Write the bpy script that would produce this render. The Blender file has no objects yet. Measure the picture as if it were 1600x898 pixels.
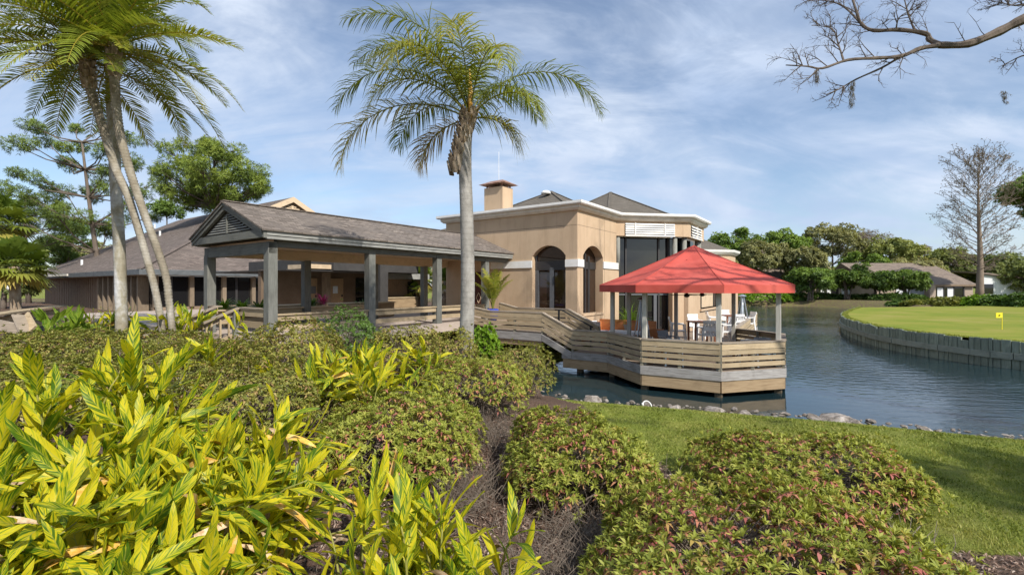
import bpy, math, random
import numpy as np
from mathutils import Vector, Matrix, Quaternion

# ------------------------------------------------------------------ camera, sky, sun, exposure
CZ = 3.3                                   # camera height above the water
F = 735.0                                  # focal length in photo pixels (1600 wide)
HOR = 447.0
TH = math.atan2(525, F); SN, CS = math.sin(TH), math.cos(TH)
scene = bpy.context.scene
COL = scene.collection
cam_d = bpy.data.cameras.new('camera'); cam = bpy.data.objects.new('camera', cam_d); COL.objects.link(cam)
cam_d.sensor_width = 36; cam_d.lens = F / 1600 * 36; cam_d.shift_y = -(449 - HOR) / 1600
cam_d.clip_start = 0.05; cam_d.clip_end = 6000
cam.location = (0, 0, CZ); cam.rotation_euler = (math.pi / 2, 0, 0)
scene.camera = cam

SUN = Vector((0.62, -0.90, 0.98)).normalized()     # towards the sun: behind the camera, to the right
world = bpy.data.worlds.new('World'); scene.world = world; world.use_nodes = True
def build_world():
    nt = world.node_tree; N = nt.nodes; L = nt.links
    for n in list(N): N.remove(n)
    out = N.new('ShaderNodeOutputWorld'); bg = N.new('ShaderNodeBackground'); bg.inputs[1].default_value = 0.10
    sky = N.new('ShaderNodeTexSky'); sky.sky_type = 'NISHITA'; sky.sun_disc = False
    sky.sun_elevation = math.asin(SUN.z); sky.sun_rotation = math.atan2(SUN.x, SUN.y)
    sky.air_density = 1.0; sky.dust_density = 0.7; sky.ozone_density = 2.2
    tc = N.new('ShaderNodeTexCoord'); sep = N.new('ShaderNodeSeparateXYZ'); L.new(tc.outputs['Generated'], sep.inputs[0])
    def math_(op, a, b=None, clamp=False):
        m = N.new('ShaderNodeMath'); m.operation = op; m.use_clamp = clamp
        for i, v in enumerate((a, b)):
            if v is None: continue
            if isinstance(v, (int, float)): m.inputs[i].default_value = v
            else: L.new(v, m.inputs[i])
        return m.outputs[0]
    zz = math_('ADD', math_('MAXIMUM', sep.outputs[2], 0.0), 0.42)
    cx = math_('DIVIDE', sep.outputs[0], zz); cy = math_('DIVIDE', sep.outputs[1], zz)
    cmb = N.new('ShaderNodeCombineXYZ'); L.new(cx, cmb.inputs[0]); L.new(cy, cmb.inputs[1])
    def layer(scale, rot, sc, detail, rough, dist, lo, hi):
        mp = N.new('ShaderNodeMapping'); mp.inputs['Rotation'].default_value = (0, 0, rot); mp.inputs['Scale'].default_value = sc
        L.new(cmb.outputs[0], mp.inputs[0])
        nz = N.new('ShaderNodeTexNoise'); nz.inputs['Scale'].default_value = scale; nz.inputs['Detail'].default_value = detail
        nz.inputs['Roughness'].default_value = rough; nz.inputs['Distortion'].default_value = dist
        L.new(mp.outputs[0], nz.inputs[0])
        mr = N.new('ShaderNodeMapRange'); mr.interpolation_type = 'SMOOTHSTEP'
        mr.inputs[1].default_value = lo; mr.inputs[2].default_value = hi
        L.new(nz.outputs[0], mr.inputs[0]); return mr.outputs[0]
    big = layer(1.3, 0.5, (1.0, 1.5, 1), 6, 0.55, 0.5, 0.34, 0.66)
    wisp = layer(2.4, -0.6, (0.8, 2.0, 1), 10, 0.62, 1.1, 0.36, 0.70)
    fine = layer(6.0, -0.4, (0.8, 1.7, 1), 9, 0.62, 0.8, 0.40, 0.75)
    m = math_('ADD', math_('MULTIPLY', big, 0.50), math_('MULTIPLY', wisp, 0.42))
    m = math_('ADD', m, math_('MULTIPLY', math_('MULTIPLY', fine, big), 0.24))
    m = math_('ADD', math_('MULTIPLY', m, 1.15), 0.08, True)
    tint = layer(1.7, 1.1, (1, 1.4, 1), 5, 0.55, 0.4, 0.30, 0.75)
    cc = N.new('ShaderNodeMix'); cc.data_type = 'RGBA'
    cc.inputs[6].default_value = (3.1, 4.0, 5.6, 1); cc.inputs[7].default_value = (5.1, 5.7, 6.7, 1)
    L.new(tint, cc.inputs[0])
    mix = N.new('ShaderNodeMix'); mix.data_type = 'RGBA'
    L.new(m, mix.inputs[0]); L.new(sky.outputs[0], mix.inputs[6]); L.new(cc.outputs[2], mix.inputs[7])
    L.new(mix.outputs[2], bg.inputs[0]); L.new(bg.outputs[0], out.inputs[0])
build_world()
sun_d = bpy.data.lights.new('sun', 'SUN'); sun_d.energy = 3.8; sun_d.angle = math.radians(0.9); sun_d.color = (1.0, 0.945, 0.86)
sun = bpy.data.objects.new('sun', sun_d); COL.objects.link(sun); sun.location = (30, -30, 40)
sun.rotation_euler = (-SUN).to_track_quat('-Z', 'Y').to_euler()
vs = scene.view_settings
vs.view_transform = 'Standard'; vs.look = 'None'; vs.exposure = 0.62; vs.gamma = 1.0; vs.use_curve_mapping = False
scene.cycles.use_adaptive_sampling = True; scene.cycles.adaptive_threshold = 0.02; scene.cycles.max_bounces = 4; scene.cycles.diffuse_bounces = 4; scene.cycles.glossy_bounces = 2; scene.cycles.transmission_bounces = 2; scene.cycles.transparent_max_bounces = 4

# ------------------------------------------------------------------ helpers
rng = np.random.default_rng(7); random.seed(7)
ORI = {}
def XY(a, b): return (CS * a + SN * b, -SN * a + CS * b)
def AB(x, y): return (CS * x - SN * y, SN * x + CS * y)
def pw(px, py, d): return Vector(((px - 800) / F * d, d, (HOR - py) / F * d))     # z relative to the camera
def pa(px, a):
    u = (px - 800) / F; return a * (CS + u * SN) / (u * CS - SN)
def sstep(t): t = np.clip(t, 0, 1); return t * t * (3 - 2 * t)

class MB:
    def __init__(s): s.v = []; s.f = []
    def face(s, pts):
        n = len(s.v); s.v += [tuple(p) for p in pts]; s.f.append(tuple(range(n, n + len(pts))))
    def hexa(s, p):          # p: 8 corners, bottom 4 ccw then top 4
        n = len(s.v); s.v += [tuple(q) for q in p]
        for q in ((3, 2, 1, 0), (4, 5, 6, 7), (0, 1, 5, 4), (1, 2, 6, 5), (2, 3, 7, 6), (3, 0, 4, 7)):
            s.f.append(tuple(n + i for i in q))
    def box(s, x0, x1, y0, y1, z0, z1):
        s.hexa([(x0, y0, z0), (x1, y0, z0), (x1, y1, z0), (x0, y1, z0), (x0, y0, z1), (x1, y0, z1), (x1, y1, z1), (x0, y1, z1)]); return s
    def bar(s, p0, p1, w, h, up=(0, 0, 1)):      # box along p0-p1, w sideways, h along up
        p0 = Vector(p0); p1 = Vector(p1); d = (p1 - p0).normalized(); up = Vector(up)
        sd = d.cross(up)
        if sd.length < 1e-5: sd = d.cross(Vector((1, 0, 0)))
        sd.normalize(); u2 = sd.cross(d).normalized()
        a = sd * w / 2; b = u2 * h / 2
        s.hexa([p0 - a - b, p0 + a - b, p1 + a - b, p1 - a - b, p0 - a + b, p0 + a + b, p1 + a + b, p1 - a + b]); return s
    def board(s, p0, p1, h, t):                  # vertical board, p0-p1 is the top edge, z-aligned ends
        p0 = Vector(p0); p1 = Vector(p1); d = p1 - p0; n = Vector((-d.y, d.x, 0)).normalized() * t / 2; z = Vector((0, 0, -h))
        s.hexa([p0 - n + z, p0 + n + z, p1 + n + z, p1 - n + z, p0 - n, p0 + n, p1 + n, p1 - n]); return s
    def tube(s, pts, rad, n=6, cap=True):
        pts = [Vector(p) for p in pts]; m = len(pts)
        if not hasattr(rad, '__len__'): rad = [rad] * m
        base = len(s.v); ref = Vector((0.31, 0.95, 0.05))
        for i, p in enumerate(pts):
            d = (pts[min(i + 1, m - 1)] - pts[max(i - 1, 0)]).normalized()
            x = d.cross(ref)
            if x.length < 1e-3: x = d.cross(Vector((1, 0, 0)))
            x.normalize(); y = d.cross(x)
            for k in range(n):
                t = 2 * math.pi * k / n; s.v.append(tuple(p + (x * math.cos(t) + y * math.sin(t)) * rad[i]))
        for i in range(m - 1):
            for k in range(n):
                a = base + i * n + k; b = base + i * n + (k + 1) % n
                s.f.append((a, b, b + n, a + n))
        if cap:
            s.f.append(tuple(base + k for k in range(n))[::-1]); s.f.append(tuple(base + (m - 1) * n + k for k in range(n)))
        return s
    def lathe(s, c, prof, n=16):
        c = Vector(c); base = len(s.v)
        for r, z in prof:
            for k in range(n):
                t = 2 * math.pi * k / n; s.v.append((c.x + r * math.cos(t), c.y + r * math.sin(t), c.z + z))
        for i in range(len(prof) - 1):
            for k in range(n):
                a = base + i * n + k; b = base + i * n + (k + 1) % n; s.f.append((a, b, b + n, a + n))
        s.f.append(tuple(base + k for k in range(n))[::-1]); s.f.append(tuple(base + (len(prof) - 1) * n + k for k in range(n)))
        return s
    def prism(s, poly, z0, z1):
        n = len(s.v); m = len(poly)
        s.v += [(p[0], p[1], z0) for p in poly] + [(p[0], p[1], z1) for p in poly]
        s.f.append(tuple(n + i for i in range(m))[::-1]); s.f.append(tuple(n + m + i for i in range(m)))
        for i in range(m): j = (i + 1) % m; s.f.append((n + i, n + j, n + m + j, n + m + i))
        return s
    def sweep(s, path, prof, closed=False):      # path: list of (x,y); prof: list of (out, z); out is to the right of travel
        m = len(path); rings = []
        for i in range(m):
            p = Vector(path[i]).to_2d() if False else Vector((path[i][0], path[i][1]))
            if closed: q0 = Vector(path[i - 1]); q1 = Vector(path[(i + 1) % m])
            else: q0 = Vector(path[max(i - 1, 0)]); q1 = Vector(path[min(i + 1, m - 1)])
            d0 = (p - q0); d1 = (q1 - p)
            if d0.length < 1e-9: d0 = d1
            if d1.length < 1e-9: d1 = d0
            d0.normalize(); d1.normalize()
            n0 = Vector((d0.y, -d0.x)); n1 = Vector((d1.y, -d1.x)); nb = (n0 + n1); nb.normalize()
            k = 1 / max(0.3, nb.dot(n0))
            rings.append([(p.x + nb.x * o * k, p.y + nb.y * o * k, z) for o, z in prof])
        rng_ = range(m if closed else m - 1)
        for i in rng_:
            A = rings[i]; B = rings[(i + 1) % m]
            for j in range(len(prof)):
                j2 = (j + 1) % len(prof); s.face([A[j], B[j], B[j2], A[j2]])
        if not closed: s.face(rings[0]); s.face(rings[-1][::-1])
        return s

def mesh_np(name, V, Fc, attrs=None, uv=None, smooth=False):
    V = np.asarray(V, np.float32); Fc = np.asarray(Fc, np.int32); k = Fc.shape[1]; m = bpy.data.meshes.new(name)
    m.vertices.add(len(V)); m.vertices.foreach_set('co', V.ravel())
    m.loops.add(Fc.size); m.loops.foreach_set('vertex_index', Fc.ravel())
    m.polygons.add(len(Fc)); m.polygons.foreach_set('loop_start', np.arange(0, Fc.size, k, dtype=np.int32))
    if smooth: m.polygons.foreach_set('use_smooth', np.ones(len(Fc), bool))
    for nm, arr in (attrs or {}).items():
        at = m.attributes.new(nm, 'FLOAT', 'POINT'); at.data.foreach_set('value', np.asarray(arr, np.float32))
    if uv is not None:
        ul = m.uv_layers.new(name='UVMap'); ul.data.foreach_set('uv', np.asarray(uv, np.float32)[Fc.ravel()].ravel())
    m.update(calc_edges=True); return m

def mesh_of(name, mb, org=(0, 0, 0), smooth=False):
    m = bpy.data.meshes.new(name)
    o = Vector(org); vv = [(p[0] - o.x, p[1] - o.y, p[2] - o.z) for p in mb.v]
    m.from_pydata(vv, [], mb.f); m.update()
    ul = m.uv_layers.new(name='UVMap'); Z = Vector((0, 0, 1))
    for p in m.polygons:
        n = p.normal; h = Z.cross(n)
        if h.length < 1e-3: h = Vector((1, 0, 0))
        h.normalize(); v = n.cross(h)
        for li in p.loop_indices:
            co = m.vertices[m.loops[li].vertex_index].co; ul.data[li].uv = (co.dot(h), co.dot(v))
    if smooth:
        for p in m.polygons: p.use_smooth = True
    return m

def setp(o, label=None, cat=None, group=None, kind=None):
    if label: o['label'] = label
    if cat: o['category'] = cat
    if group: o['group'] = group
    if kind: o['kind'] = kind
    return o
def thing(name, label, cat, org, ab=False, group=None, kind=None):
    """Empty at org (z relative to the camera); ab: org and parts are given in the building frame."""
    o = bpy.data.objects.new(name, None); COL.objects.link(o); o.empty_display_size = 0.2
    if ab:
        x, y = XY(org[0], org[1]); o.location = (x, y, org[2] + CZ); o.rotation_euler = (0, 0, -TH)
    else: o.location = (org[0], org[1], org[2] + CZ)
    ORI[o.name] = Vector(org); setp(o, label, cat, group, kind); return o
def part(name, mb, mat, par, smooth=False, label=None, kind=None):
    org = ORI[par.name]
    m = mb if isinstance(mb, bpy.types.Mesh) else mesh_of(name, mb, org, smooth)
    o = bpy.data.objects.new(name, m); COL.objects.link(o); o.parent = par; ORI[o.name] = org
    if mat and not m.materials: m.materials.append(mat)
    if label: o['label'] = label
    if kind: o['kind'] = kind
    return o
def solo(name, mb, mat, label=None, cat=None, org=None, ab=False, group=None, kind=None, smooth=False):
    """A thing that is one mesh."""
    if org is None:
        q = np.array(mb.v); org = ((q[:, 0].min() + q[:, 0].max()) / 2, (q[:, 1].min() + q[:, 1].max()) / 2, q[:, 2].min())
    m = mesh_of(name, mb, org, smooth); m.materials.append(mat)
    o = bpy.data.objects.new(name, m); COL.objects.link(o)
    if ab:
        x, y = XY(org[0], org[1]); o.location = (x, y, org[2] + CZ); o.rotation_euler = (0, 0, -TH)
    else: o.location = (org[0], org[1], org[2] + CZ)
    ORI[o.name] = Vector(org); return setp(o, label, cat, group, kind)

# ------------------------------------------------------------------ materials
def base_mat(name):
    m = bpy.data.materials.new(name); m.use_nodes = True; nt = m.node_tree
    b = nt.nodes['Principled BSDF']; return m, nt, b
def nd(nt, kind, **kw):
    n = nt.nodes.new(kind)
    for k, v in kw.items(): setattr(n, k, v)
    return n
def ramp(nt, fac, cols, pos=None):
    r = nd(nt, 'ShaderNodeValToRGB'); e = r.color_ramp.elements
    pos = pos or [i / (len(cols) - 1) for i in range(len(cols))]
    while len(e) < len(cols): e.new(0.5)
    for i, c in enumerate(cols): e[i].position = pos[i]; e[i].color = (*c, 1)
    nt.links.new(fac, r.inputs[0]); return r.outputs[0]
def noise(nt, co, scale, detail=4, rough=0.55, dist=0.0, sc=None):
    if sc:
        mp = nd(nt, 'ShaderNodeMapping'); mp.inputs['Scale'].default_value = sc; nt.links.new(co, mp.inputs[0]); co = mp.outputs[0]
    n = nd(nt, 'ShaderNodeTexNoise'); n.inputs['Scale'].default_value = scale; n.inputs['Detail'].default_value = detail
    n.inputs['Roughness'].default_value = rough; n.inputs['Distortion'].default_value = dist
    nt.links.new(co, n.inputs[0]); return n.outputs[0]
def mixc(nt, fac, a, b, mode='MIX'):
    x = nd(nt, 'ShaderNodeMix', data_type='RGBA', blend_type=mode)
    for i, v in ((0, fac), (6, a), (7, b)):
        if isinstance(v, (int, float)): x.inputs[i].default_value = v
        elif isinstance(v, tuple): x.inputs[i].default_value = (*v, 1)
        else: nt.links.new(v, x.inputs[i])
    return x.outputs[2]
def bump(nt, b, h, strength=0.3, dist=0.02):
    n = nd(nt, 'ShaderNodeBump'); n.inputs['Strength'].default_value = strength; n.inputs['Distance'].default_value = dist
    nt.links.new(h, n.inputs['Height']); nt.links.new(n.outputs[0], b.inputs['Normal']); return n
def objvar(nt, col, amt=0.25):
    oi = nd(nt, 'ShaderNodeObjectInfo'); mr = nd(nt, 'ShaderNodeMapRange'); mr.inputs[3].default_value = 1 - amt; mr.inputs[4].default_value = 1 + amt
    nt.links.new(oi.outputs['Random'], mr.inputs[0])
    h = nd(nt, 'ShaderNodeHueSaturation'); nt.links.new(mr.outputs[0], h.inputs['Value']); nt.links.new(col, h.inputs['Color']); return h.outputs[0]
def texco(nt, which):
    if which == 'pos': return nd(nt, 'ShaderNodeNewGeometry').outputs['Position']
    return nd(nt, 'ShaderNodeTexCoord').outputs[{'uv': 'UV', 'obj': 'Object'}[which]]

def m_noise(name, cols, scale=3, rough=0.8, co='pos', sc=None, detail=5, bmp=0.2, bscale=None, var=0.0, spec=0.3, metal=0.0, stain=None, bdist=0.02):
    m, nt, b = base_mat(name); c = texco(nt, co)
    n = noise(nt, c, scale, detail, 0.6, 0.2, sc); col = ramp(nt, n, cols, [0.3 + 0.4 * i / (len(cols) - 1) for i in range(len(cols))])
    if stain:       # (colour, scale, amount, stretch)
        s2 = noise(nt, c, stain[1], 6, 0.65, 0.6, stain[3] if len(stain) > 3 else None)
        f = nd(nt, 'ShaderNodeMapRange'); f.inputs[1].default_value = 0.5; f.inputs[2].default_value = 0.75; f.inputs[4].default_value = stain[2]
        nt.links.new(s2, f.inputs[0]); col = mixc(nt, f.outputs[0], col, stain[0])
    if var: col = objvar(nt, col, var)
    nt.links.new(col, b.inputs['Base Color'])
    b.inputs['Roughness'].default_value = rough; b.inputs['Specular IOR Level'].default_value = spec; b.inputs['Metallic'].default_value = metal
    if bmp: bump(nt, b, noise(nt, c, bscale or scale * 6, 4, 0.6, 0, sc), bmp, bdist)
    return m
def m_wood(name, cols, var=0.22, rough=0.75, along='u', knots=True):
    m, nt, b = base_mat(name); uv = texco(nt, 'uv'); sc = (1.2, 22, 1) if along == 'u' else (22, 1.2, 1)
    oi = nd(nt, 'ShaderNodeObjectInfo'); add = nd(nt, 'ShaderNodeVectorMath', operation='ADD'); ml = nd(nt, 'ShaderNodeVectorMath', operation='SCALE')
    cb = nd(nt, 'ShaderNodeCombineXYZ'); nt.links.new(oi.outputs['Random'], cb.inputs[0]); nt.links.new(oi.outputs['Random'], cb.inputs[1])
    ml.inputs['Scale'].default_value = 37; nt.links.new(cb.outputs[0], ml.inputs[0]); nt.links.new(uv, add.inputs[0]); nt.links.new(ml.outputs[0], add.inputs[1])
    c = add.outputs[0]
    g = noise(nt, c, 1.6, 6, 0.65, 0.4, sc); col = ramp(nt, g, cols, [0.25 + 0.5 * i / (len(cols) - 1) for i in range(len(cols))])
    blot = noise(nt, c, 1.7, 4, 0.6, 0.3, None)
    f = nd(nt, 'ShaderNodeMapRange'); f.inputs[1].default_value = 0.52; f.inputs[2].default_value = 0.72; f.inputs[4].default_value = 0.45; nt.links.new(blot, f.inputs[0])
    col = mixc(nt, f.outputs[0], col, tuple(x * 0.55 for x in cols[0]))
    col = objvar(nt, col, var); nt.links.new(col, b.inputs['Base Color'])
    b.inputs['Roughness'].default_value = rough; b.inputs['Specular IOR Level'].default_value = 0.25
    bump(nt, b, g, 0.35, 0.006); return m
def m_shingle(name, c1, c2, c3):
    m, nt, b = base_mat(name); uv = texco(nt, 'uv')
    br = nd(nt, 'ShaderNodeTexBrick'); br.offset = 0.5; br.inputs['Scale'].default_value = 1.0; br.inputs['Brick Width'].default_value = 0.30; br.inputs['Row Height'].default_value = 0.145
    br.inputs['Mortar Size'].default_value = 0.012; br.inputs['Mortar Smooth'].default_value = 0.3; br.inputs['Bias'].default_value = 0.0
    br.inputs['Color1'].default_value = (*c1, 1); br.inputs['Color2'].default_value = (*c2, 1); br.inputs['Mortar'].default_value = (*[x * 0.45 for x in c1], 1)
    wob = noise(nt, uv, 6, 2); 
    sc = nd(nt, 'ShaderNodeVectorMath', operation='SCALE'); sc.inputs['Scale'].default_value = 0.03
    cb = nd(nt, 'ShaderNodeCombineXYZ'); nt.links.new(wob, cb.inputs[0]); nt.links.new(wob, cb.inputs[1]); nt.links.new(cb.outputs[0], sc.inputs[0])
    ad = nd(nt, 'ShaderNodeVectorMath', operation='ADD'); nt.links.new(uv, ad.inputs[0]); nt.links.new(sc.outputs[0], ad.inputs[1]); nt.links.new(ad.outputs[0], br.inputs[0])
    big = noise(nt, uv, 0.7, 5, 0.6, 0.3, (1, 1.6, 1)); col = mixc(nt, ramp(nt, big, [(0, 0, 0), (1, 1, 1)], [0.42, 0.68]), br.outputs[0], c3)
    gr = noise(nt, uv, 9, 4, 0.7, 0, (1, 2, 1)); col = mixc(nt, 0.5, col, ramp(nt, gr, [(0.3, 0.3, 0.3), (1, 1, 1)], [0.3, 0.7]), 'MULTIPLY')
    nt.links.new(col, b.inputs['Base Color']); b.inputs['Roughness'].default_value = 0.9; b.inputs['Specular IOR Level'].default_value = 0.2
    bump(nt, b, br.outputs['Fac'], -0.6, 0.02); return m
def m_leaf(name, cols, pos=None, trans=0.35, rough=0.5, attr='tint', spec=0.35, var=0.0):
    m, nt, b = base_mat(name); a = nd(nt, 'ShaderNodeAttribute', attribute_name=attr)
    col = ramp(nt, a.outputs['Fac'], cols, pos)
    if var: col = objvar(nt, col, var)
    nt.links.new(col, b.inputs['Base Color']); b.inputs['Roughness'].default_value = rough; b.inputs['Specular IOR Level'].default_value = spec
    tr = nd(nt, 'ShaderNodeBsdfTranslucent'); mx = nd(nt, 'ShaderNodeMixShader'); mx.inputs[0].default_value = trans
    tc = mixc(nt, 1.0, col, (1.1, 1.05, 0.55), 'MULTIPLY'); nt.links.new(tc, tr.inputs[0])
    nt.links.new(b.outputs[0], mx.inputs[1]); nt.links.new(tr.outputs[0], mx.inputs[2])
    nt.links.new(mx.outputs[0], nt.nodes['Material Output'].inputs[0]); return m
def m_plain(name, c, rough=0.5, metal=0.0, spec=0.5):
    return m_noise(name, [tuple(x * 0.88 for x in c), tuple(min(1, x * 1.08) for x in c)], 8, rough, 'pos', None, 3, 0.05, 40, 0.0, spec, metal)

M = {}
M['tan'] = m_noise('tan_stucco', [(0.475, 0.345, 0.225), (0.535, 0.395, 0.265)], 1.3, 0.9, 'pos', None, 6, 0.25, 60, stain=((0.33, 0.235, 0.155), 0.9, 0.6, (2.4, 2.4, 0.35)), bdist=0.01)
M['trim'] = m_noise('trim_white', [(0.60, 0.55, 0.47), (0.72, 0.67, 0.59)], 2, 0.7, 'pos', None, 5, 0.05, stain=((0.40, 0.35, 0.29), 2.0, 0.5, (1.5, 1.5, 0.6)))
M['white'] = m_noise('white_paint', [(0.70, 0.68, 0.64), (0.80, 0.79, 0.76)], 3, 0.6, 'pos', None, 4, 0.03)
M['grey_post'] = m_wood('grey_green_post', [(0.105, 0.108, 0.095), (0.16, 0.162, 0.145), (0.235, 0.23, 0.205)], 0.12, 0.8, 'v')
M['grey_beam'] = m_wood('grey_green_beam', [(0.105, 0.108, 0.095), (0.155, 0.157, 0.14), (0.22, 0.218, 0.195)], 0.12, 0.8, 'u')
M['fascia'] = m_wood('weathered_fascia', [(0.20, 0.205, 0.19), (0.30, 0.30, 0.28), (0.42, 0.41, 0.38)], 0.1, 0.8, 'u')
M['dark_fascia'] = m_wood('slate_fascia', [(0.07, 0.078, 0.08), (0.10, 0.11, 0.115), (0.2, 0.2, 0.2)], 0.06, 0.7, 'u')
M['cream_beam'] = m_wood('cream_beam', [(0.52, 0.39, 0.25), (0.6, 0.46, 0.31), (0.66, 0.52, 0.37)], 0.06, 0.7, 'u')
M['rail'] = m_wood('rail_wood', [(0.27, 0.20, 0.12), (0.40, 0.31, 0.195), (0.50, 0.41, 0.28)], 0.14, 0.8, 'u')
M['rail_post'] = m_wood('rail_post_wood', [(0.16, 0.15, 0.12), (0.24, 0.22, 0.17), (0.32, 0.28, 0.2)], 0.12, 0.8, 'v')
M['cap'] = m_wood('grey_cap_wood', [(0.20, 0.16, 0.125), (0.32, 0.265, 0.205), (0.42, 0.355, 0.28)], 0.12, 0.8, 'u')
M['grey_wood'] = m_wood('bleached_wood', [(0.16, 0.14, 0.125), (0.30, 0.285, 0.27), (0.46, 0.44, 0.41)], 0.12, 0.85, 'u')
M['skirt'] = m_wood('skirt_wood', [(0.22, 0.15, 0.085), (0.34, 0.245, 0.145), (0.43, 0.32, 0.20)], 0.12, 0.85, 'u')
M['pile'] = m_wood('dark_pile', [(0.07, 0.055, 0.035), (0.13, 0.10, 0.065), (0.2, 0.155, 0.1)], 0.12, 0.8, 'v')
M['deck'] = m_wood('deck_boards', [(0.20, 0.15, 0.11), (0.28, 0.215, 0.16), (0.33, 0.27, 0.21)], 0.1, 0.8, 'u')
M['siding'] = m_wood('brown_siding', [(0.16, 0.11, 0.075), (0.215, 0.155, 0.11), (0.26, 0.195, 0.14)], 0.14, 0.85, 'v')
M['fin'] = m_wood('tan_fin', [(0.15, 0.115, 0.08), (0.215, 0.165, 0.115), (0.27, 0.21, 0.15)], 0.1, 0.85, 'v')
M['shingle'] = m_shingle('shingle_walkway', (0.14, 0.115, 0.097), (0.31, 0.26, 0.22), (0.17, 0.145, 0.127))
M['shingle_b'] = m_shingle('shingle_low', (0.135, 0.107, 0.093), (0.265, 0.215, 0.185), (0.14, 0.115, 0.10))
M['shingle_c'] = m_shingle('shingle_grey', (0.15, 0.13, 0.105), (0.20, 0.175, 0.145), (0.13, 0.115, 0.095))
M['shingle_far'] = m_shingle('shingle_far', (0.24, 0.19, 0.15), (0.32, 0.255, 0.205), (0.17, 0.135, 0.115))
def m_glass(name, c=(0.012, 0.012, 0.013), rough=0.03):
    m, nt, b = base_mat(name); b.inputs['Base Color'].default_value = (*c, 1); b.inputs['Roughness'].default_value = rough
    b.inputs['Specular IOR Level'].default_value = 0.6; b.inputs['IOR'].default_value = 1.55
    bump(nt, b, noise(nt, texco(nt, 'pos'), 0.7, 2), 0.02, 0.05); return m
M['glass'] = m_glass('tinted_glass'); M['glass_warm'] = m_glass('bronze_glass', (0.035, 0.02, 0.013))
M['mull'] = m_plain('dark_mullion', (0.035, 0.032, 0.032), 0.5)
M['mull_grey'] = m_plain('grey_door_frame', (0.10, 0.105, 0.115), 0.45)
M['column'] = m_noise('grey_column', [(0.20, 0.20, 0.175), (0.27, 0.265, 0.235)], 6, 0.85, bmp=0.1)
M['canopy_post'] = m_wood('whitewashed_post', [(0.33, 0.31, 0.27), (0.46, 0.44, 0.39), (0.56, 0.53, 0.48)], 0.08, 0.8, 'v')
M['metal'] = m_plain('dark_metal', (0.04, 0.042, 0.045), 0.4, 0.6)
M['rust'] = m_noise('rusted_cap', [(0.17, 0.075, 0.045), (0.30, 0.17, 0.12), (0.38, 0.3, 0.27)], 5, 0.7, metal=0.2)
M['brown_door'] = m_wood('dark_red_door', [(0.05, 0.018, 0.012), (0.09, 0.03, 0.02), (0.11, 0.04, 0.028)], 0.05, 0.5, 'v')
M['tan_door'] = m_plain('tan_door', (0.30, 0.205, 0.115), 0.6)
M['wall_brown'] = m_noise('brown_stucco', [(0.20, 0.145, 0.10), (0.25, 0.185, 0.13)], 2, 0.9)
M['orange_wood'] = m_wood('orange_slats', [(0.38, 0.13, 0.045), (0.50, 0.19, 0.07), (0.58, 0.25, 0.1)], 0.1, 0.55, 'u')
M['cushion'] = m_noise('white_cushion', [(0.74, 0.74, 0.74), (0.82, 0.82, 0.81)], 10, 0.9, bmp=0.1)
M['resin'] = m_plain('white_resin', (0.80, 0.80, 0.79), 0.45)
M['sling'] = m_noise('grey_sling', [(0.19, 0.20, 0.215), (0.27, 0.28, 0.30)], 20, 0.8, bmp=0.1)
M['table_wood'] = m_wood('table_wood', [(0.16, 0.06, 0.03), (0.22, 0.085, 0.045), (0.3, 0.12, 0.07)], 0.1, 0.5, 'u')
M['blue'] = m_plain('blue_glaze', (0.015, 0.055, 0.42), 0.2)
M['steel'] = m_plain('brushed_steel', (0.50, 0.53, 0.56), 0.35, 0.7)
M['clear'] = m_plain('pale_tube', (0.55, 0.62, 0.68), 0.15)
M['yellow'] = m_plain('yellow_flag', (0.85, 0.70, 0.02), 0.6)
M['stone'] = m_noise('limestone', [(0.09, 0.075, 0.06), (0.22, 0.19, 0.165), (0.42, 0.385, 0.35)], 5, 0.95, 'pos', None, 8, 0.9, 14, 0.22, bdist=0.05)
M['shaded_grey'] = m_noise('shaded_dark_grey', [(0.045, 0.043, 0.042), (0.065, 0.062, 0.06)], 2, 0.8)  # dark grey, deepened further to carry the entry hall's deep shade
M['shaded_brown'] = m_noise('shaded_brown', [(0.12, 0.085, 0.058), (0.16, 0.115, 0.08)], 2, 0.9)  # darker copy of the brown stucco, recess shade put into its colour
M['conc'] = m_noise('concrete', [(0.27, 0.25, 0.22), (0.38, 0.355, 0.32)], 2, 0.9)
M['terrace'] = m_noise('terrace_paving', [(0.36, 0.295, 0.245), (0.46, 0.385, 0.325)], 1.6, 0.9)
# ------------------------------------------------------------------ terrain, pond, lawn
POND = np.array([(60, -14), (40, -4), (20, 5.6), (13.5, 8.7), (10.9, 9.95), (9.6, 10.5), (7.7, 11.35), (4.3, 12.55), (1.9, 13.35), (0.9, 14.2), (0.75, 16), (0.6, 19.5),
                 (5, 23), (9, 28), (15, 38), (21, 50), (29, 68), (38, 80), (48, 77), (51, 66), (46, 56), (37, 50.5), (31.7, 44), (27.2, 38.5), (23.5, 33),
                 (20.9, 27.6), (19.8, 24), (19.75, 20.5), (20.35, 18.5), (22.7, 14.8), (30.2, 9.3), (45.5, 2.8), (66, -6)], float)
def poly_sd(P, poly):            # positive inside
    n = len(poly); ins = np.zeros(len(P), bool); dm = np.full(len(P), 1e9)
    for i in range(n):
        A = poly[i]; B = poly[(i + 1) % n]; d = B - A; w = P - A
        t = np.clip((w @ d) / (d @ d), 0, 1); dm = np.minimum(dm, np.hypot(*(w - t[:, None] * d).T))
        c = ((A[1] > P[:, 1]) != (B[1] > P[:, 1])) & (P[:, 0] < (B[0] - A[0]) * (P[:, 1] - A[1]) / (B[1] - A[1] + 1e-12) + A[0]); ins ^= c
    return np.where(ins, dm, -dm)
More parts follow.
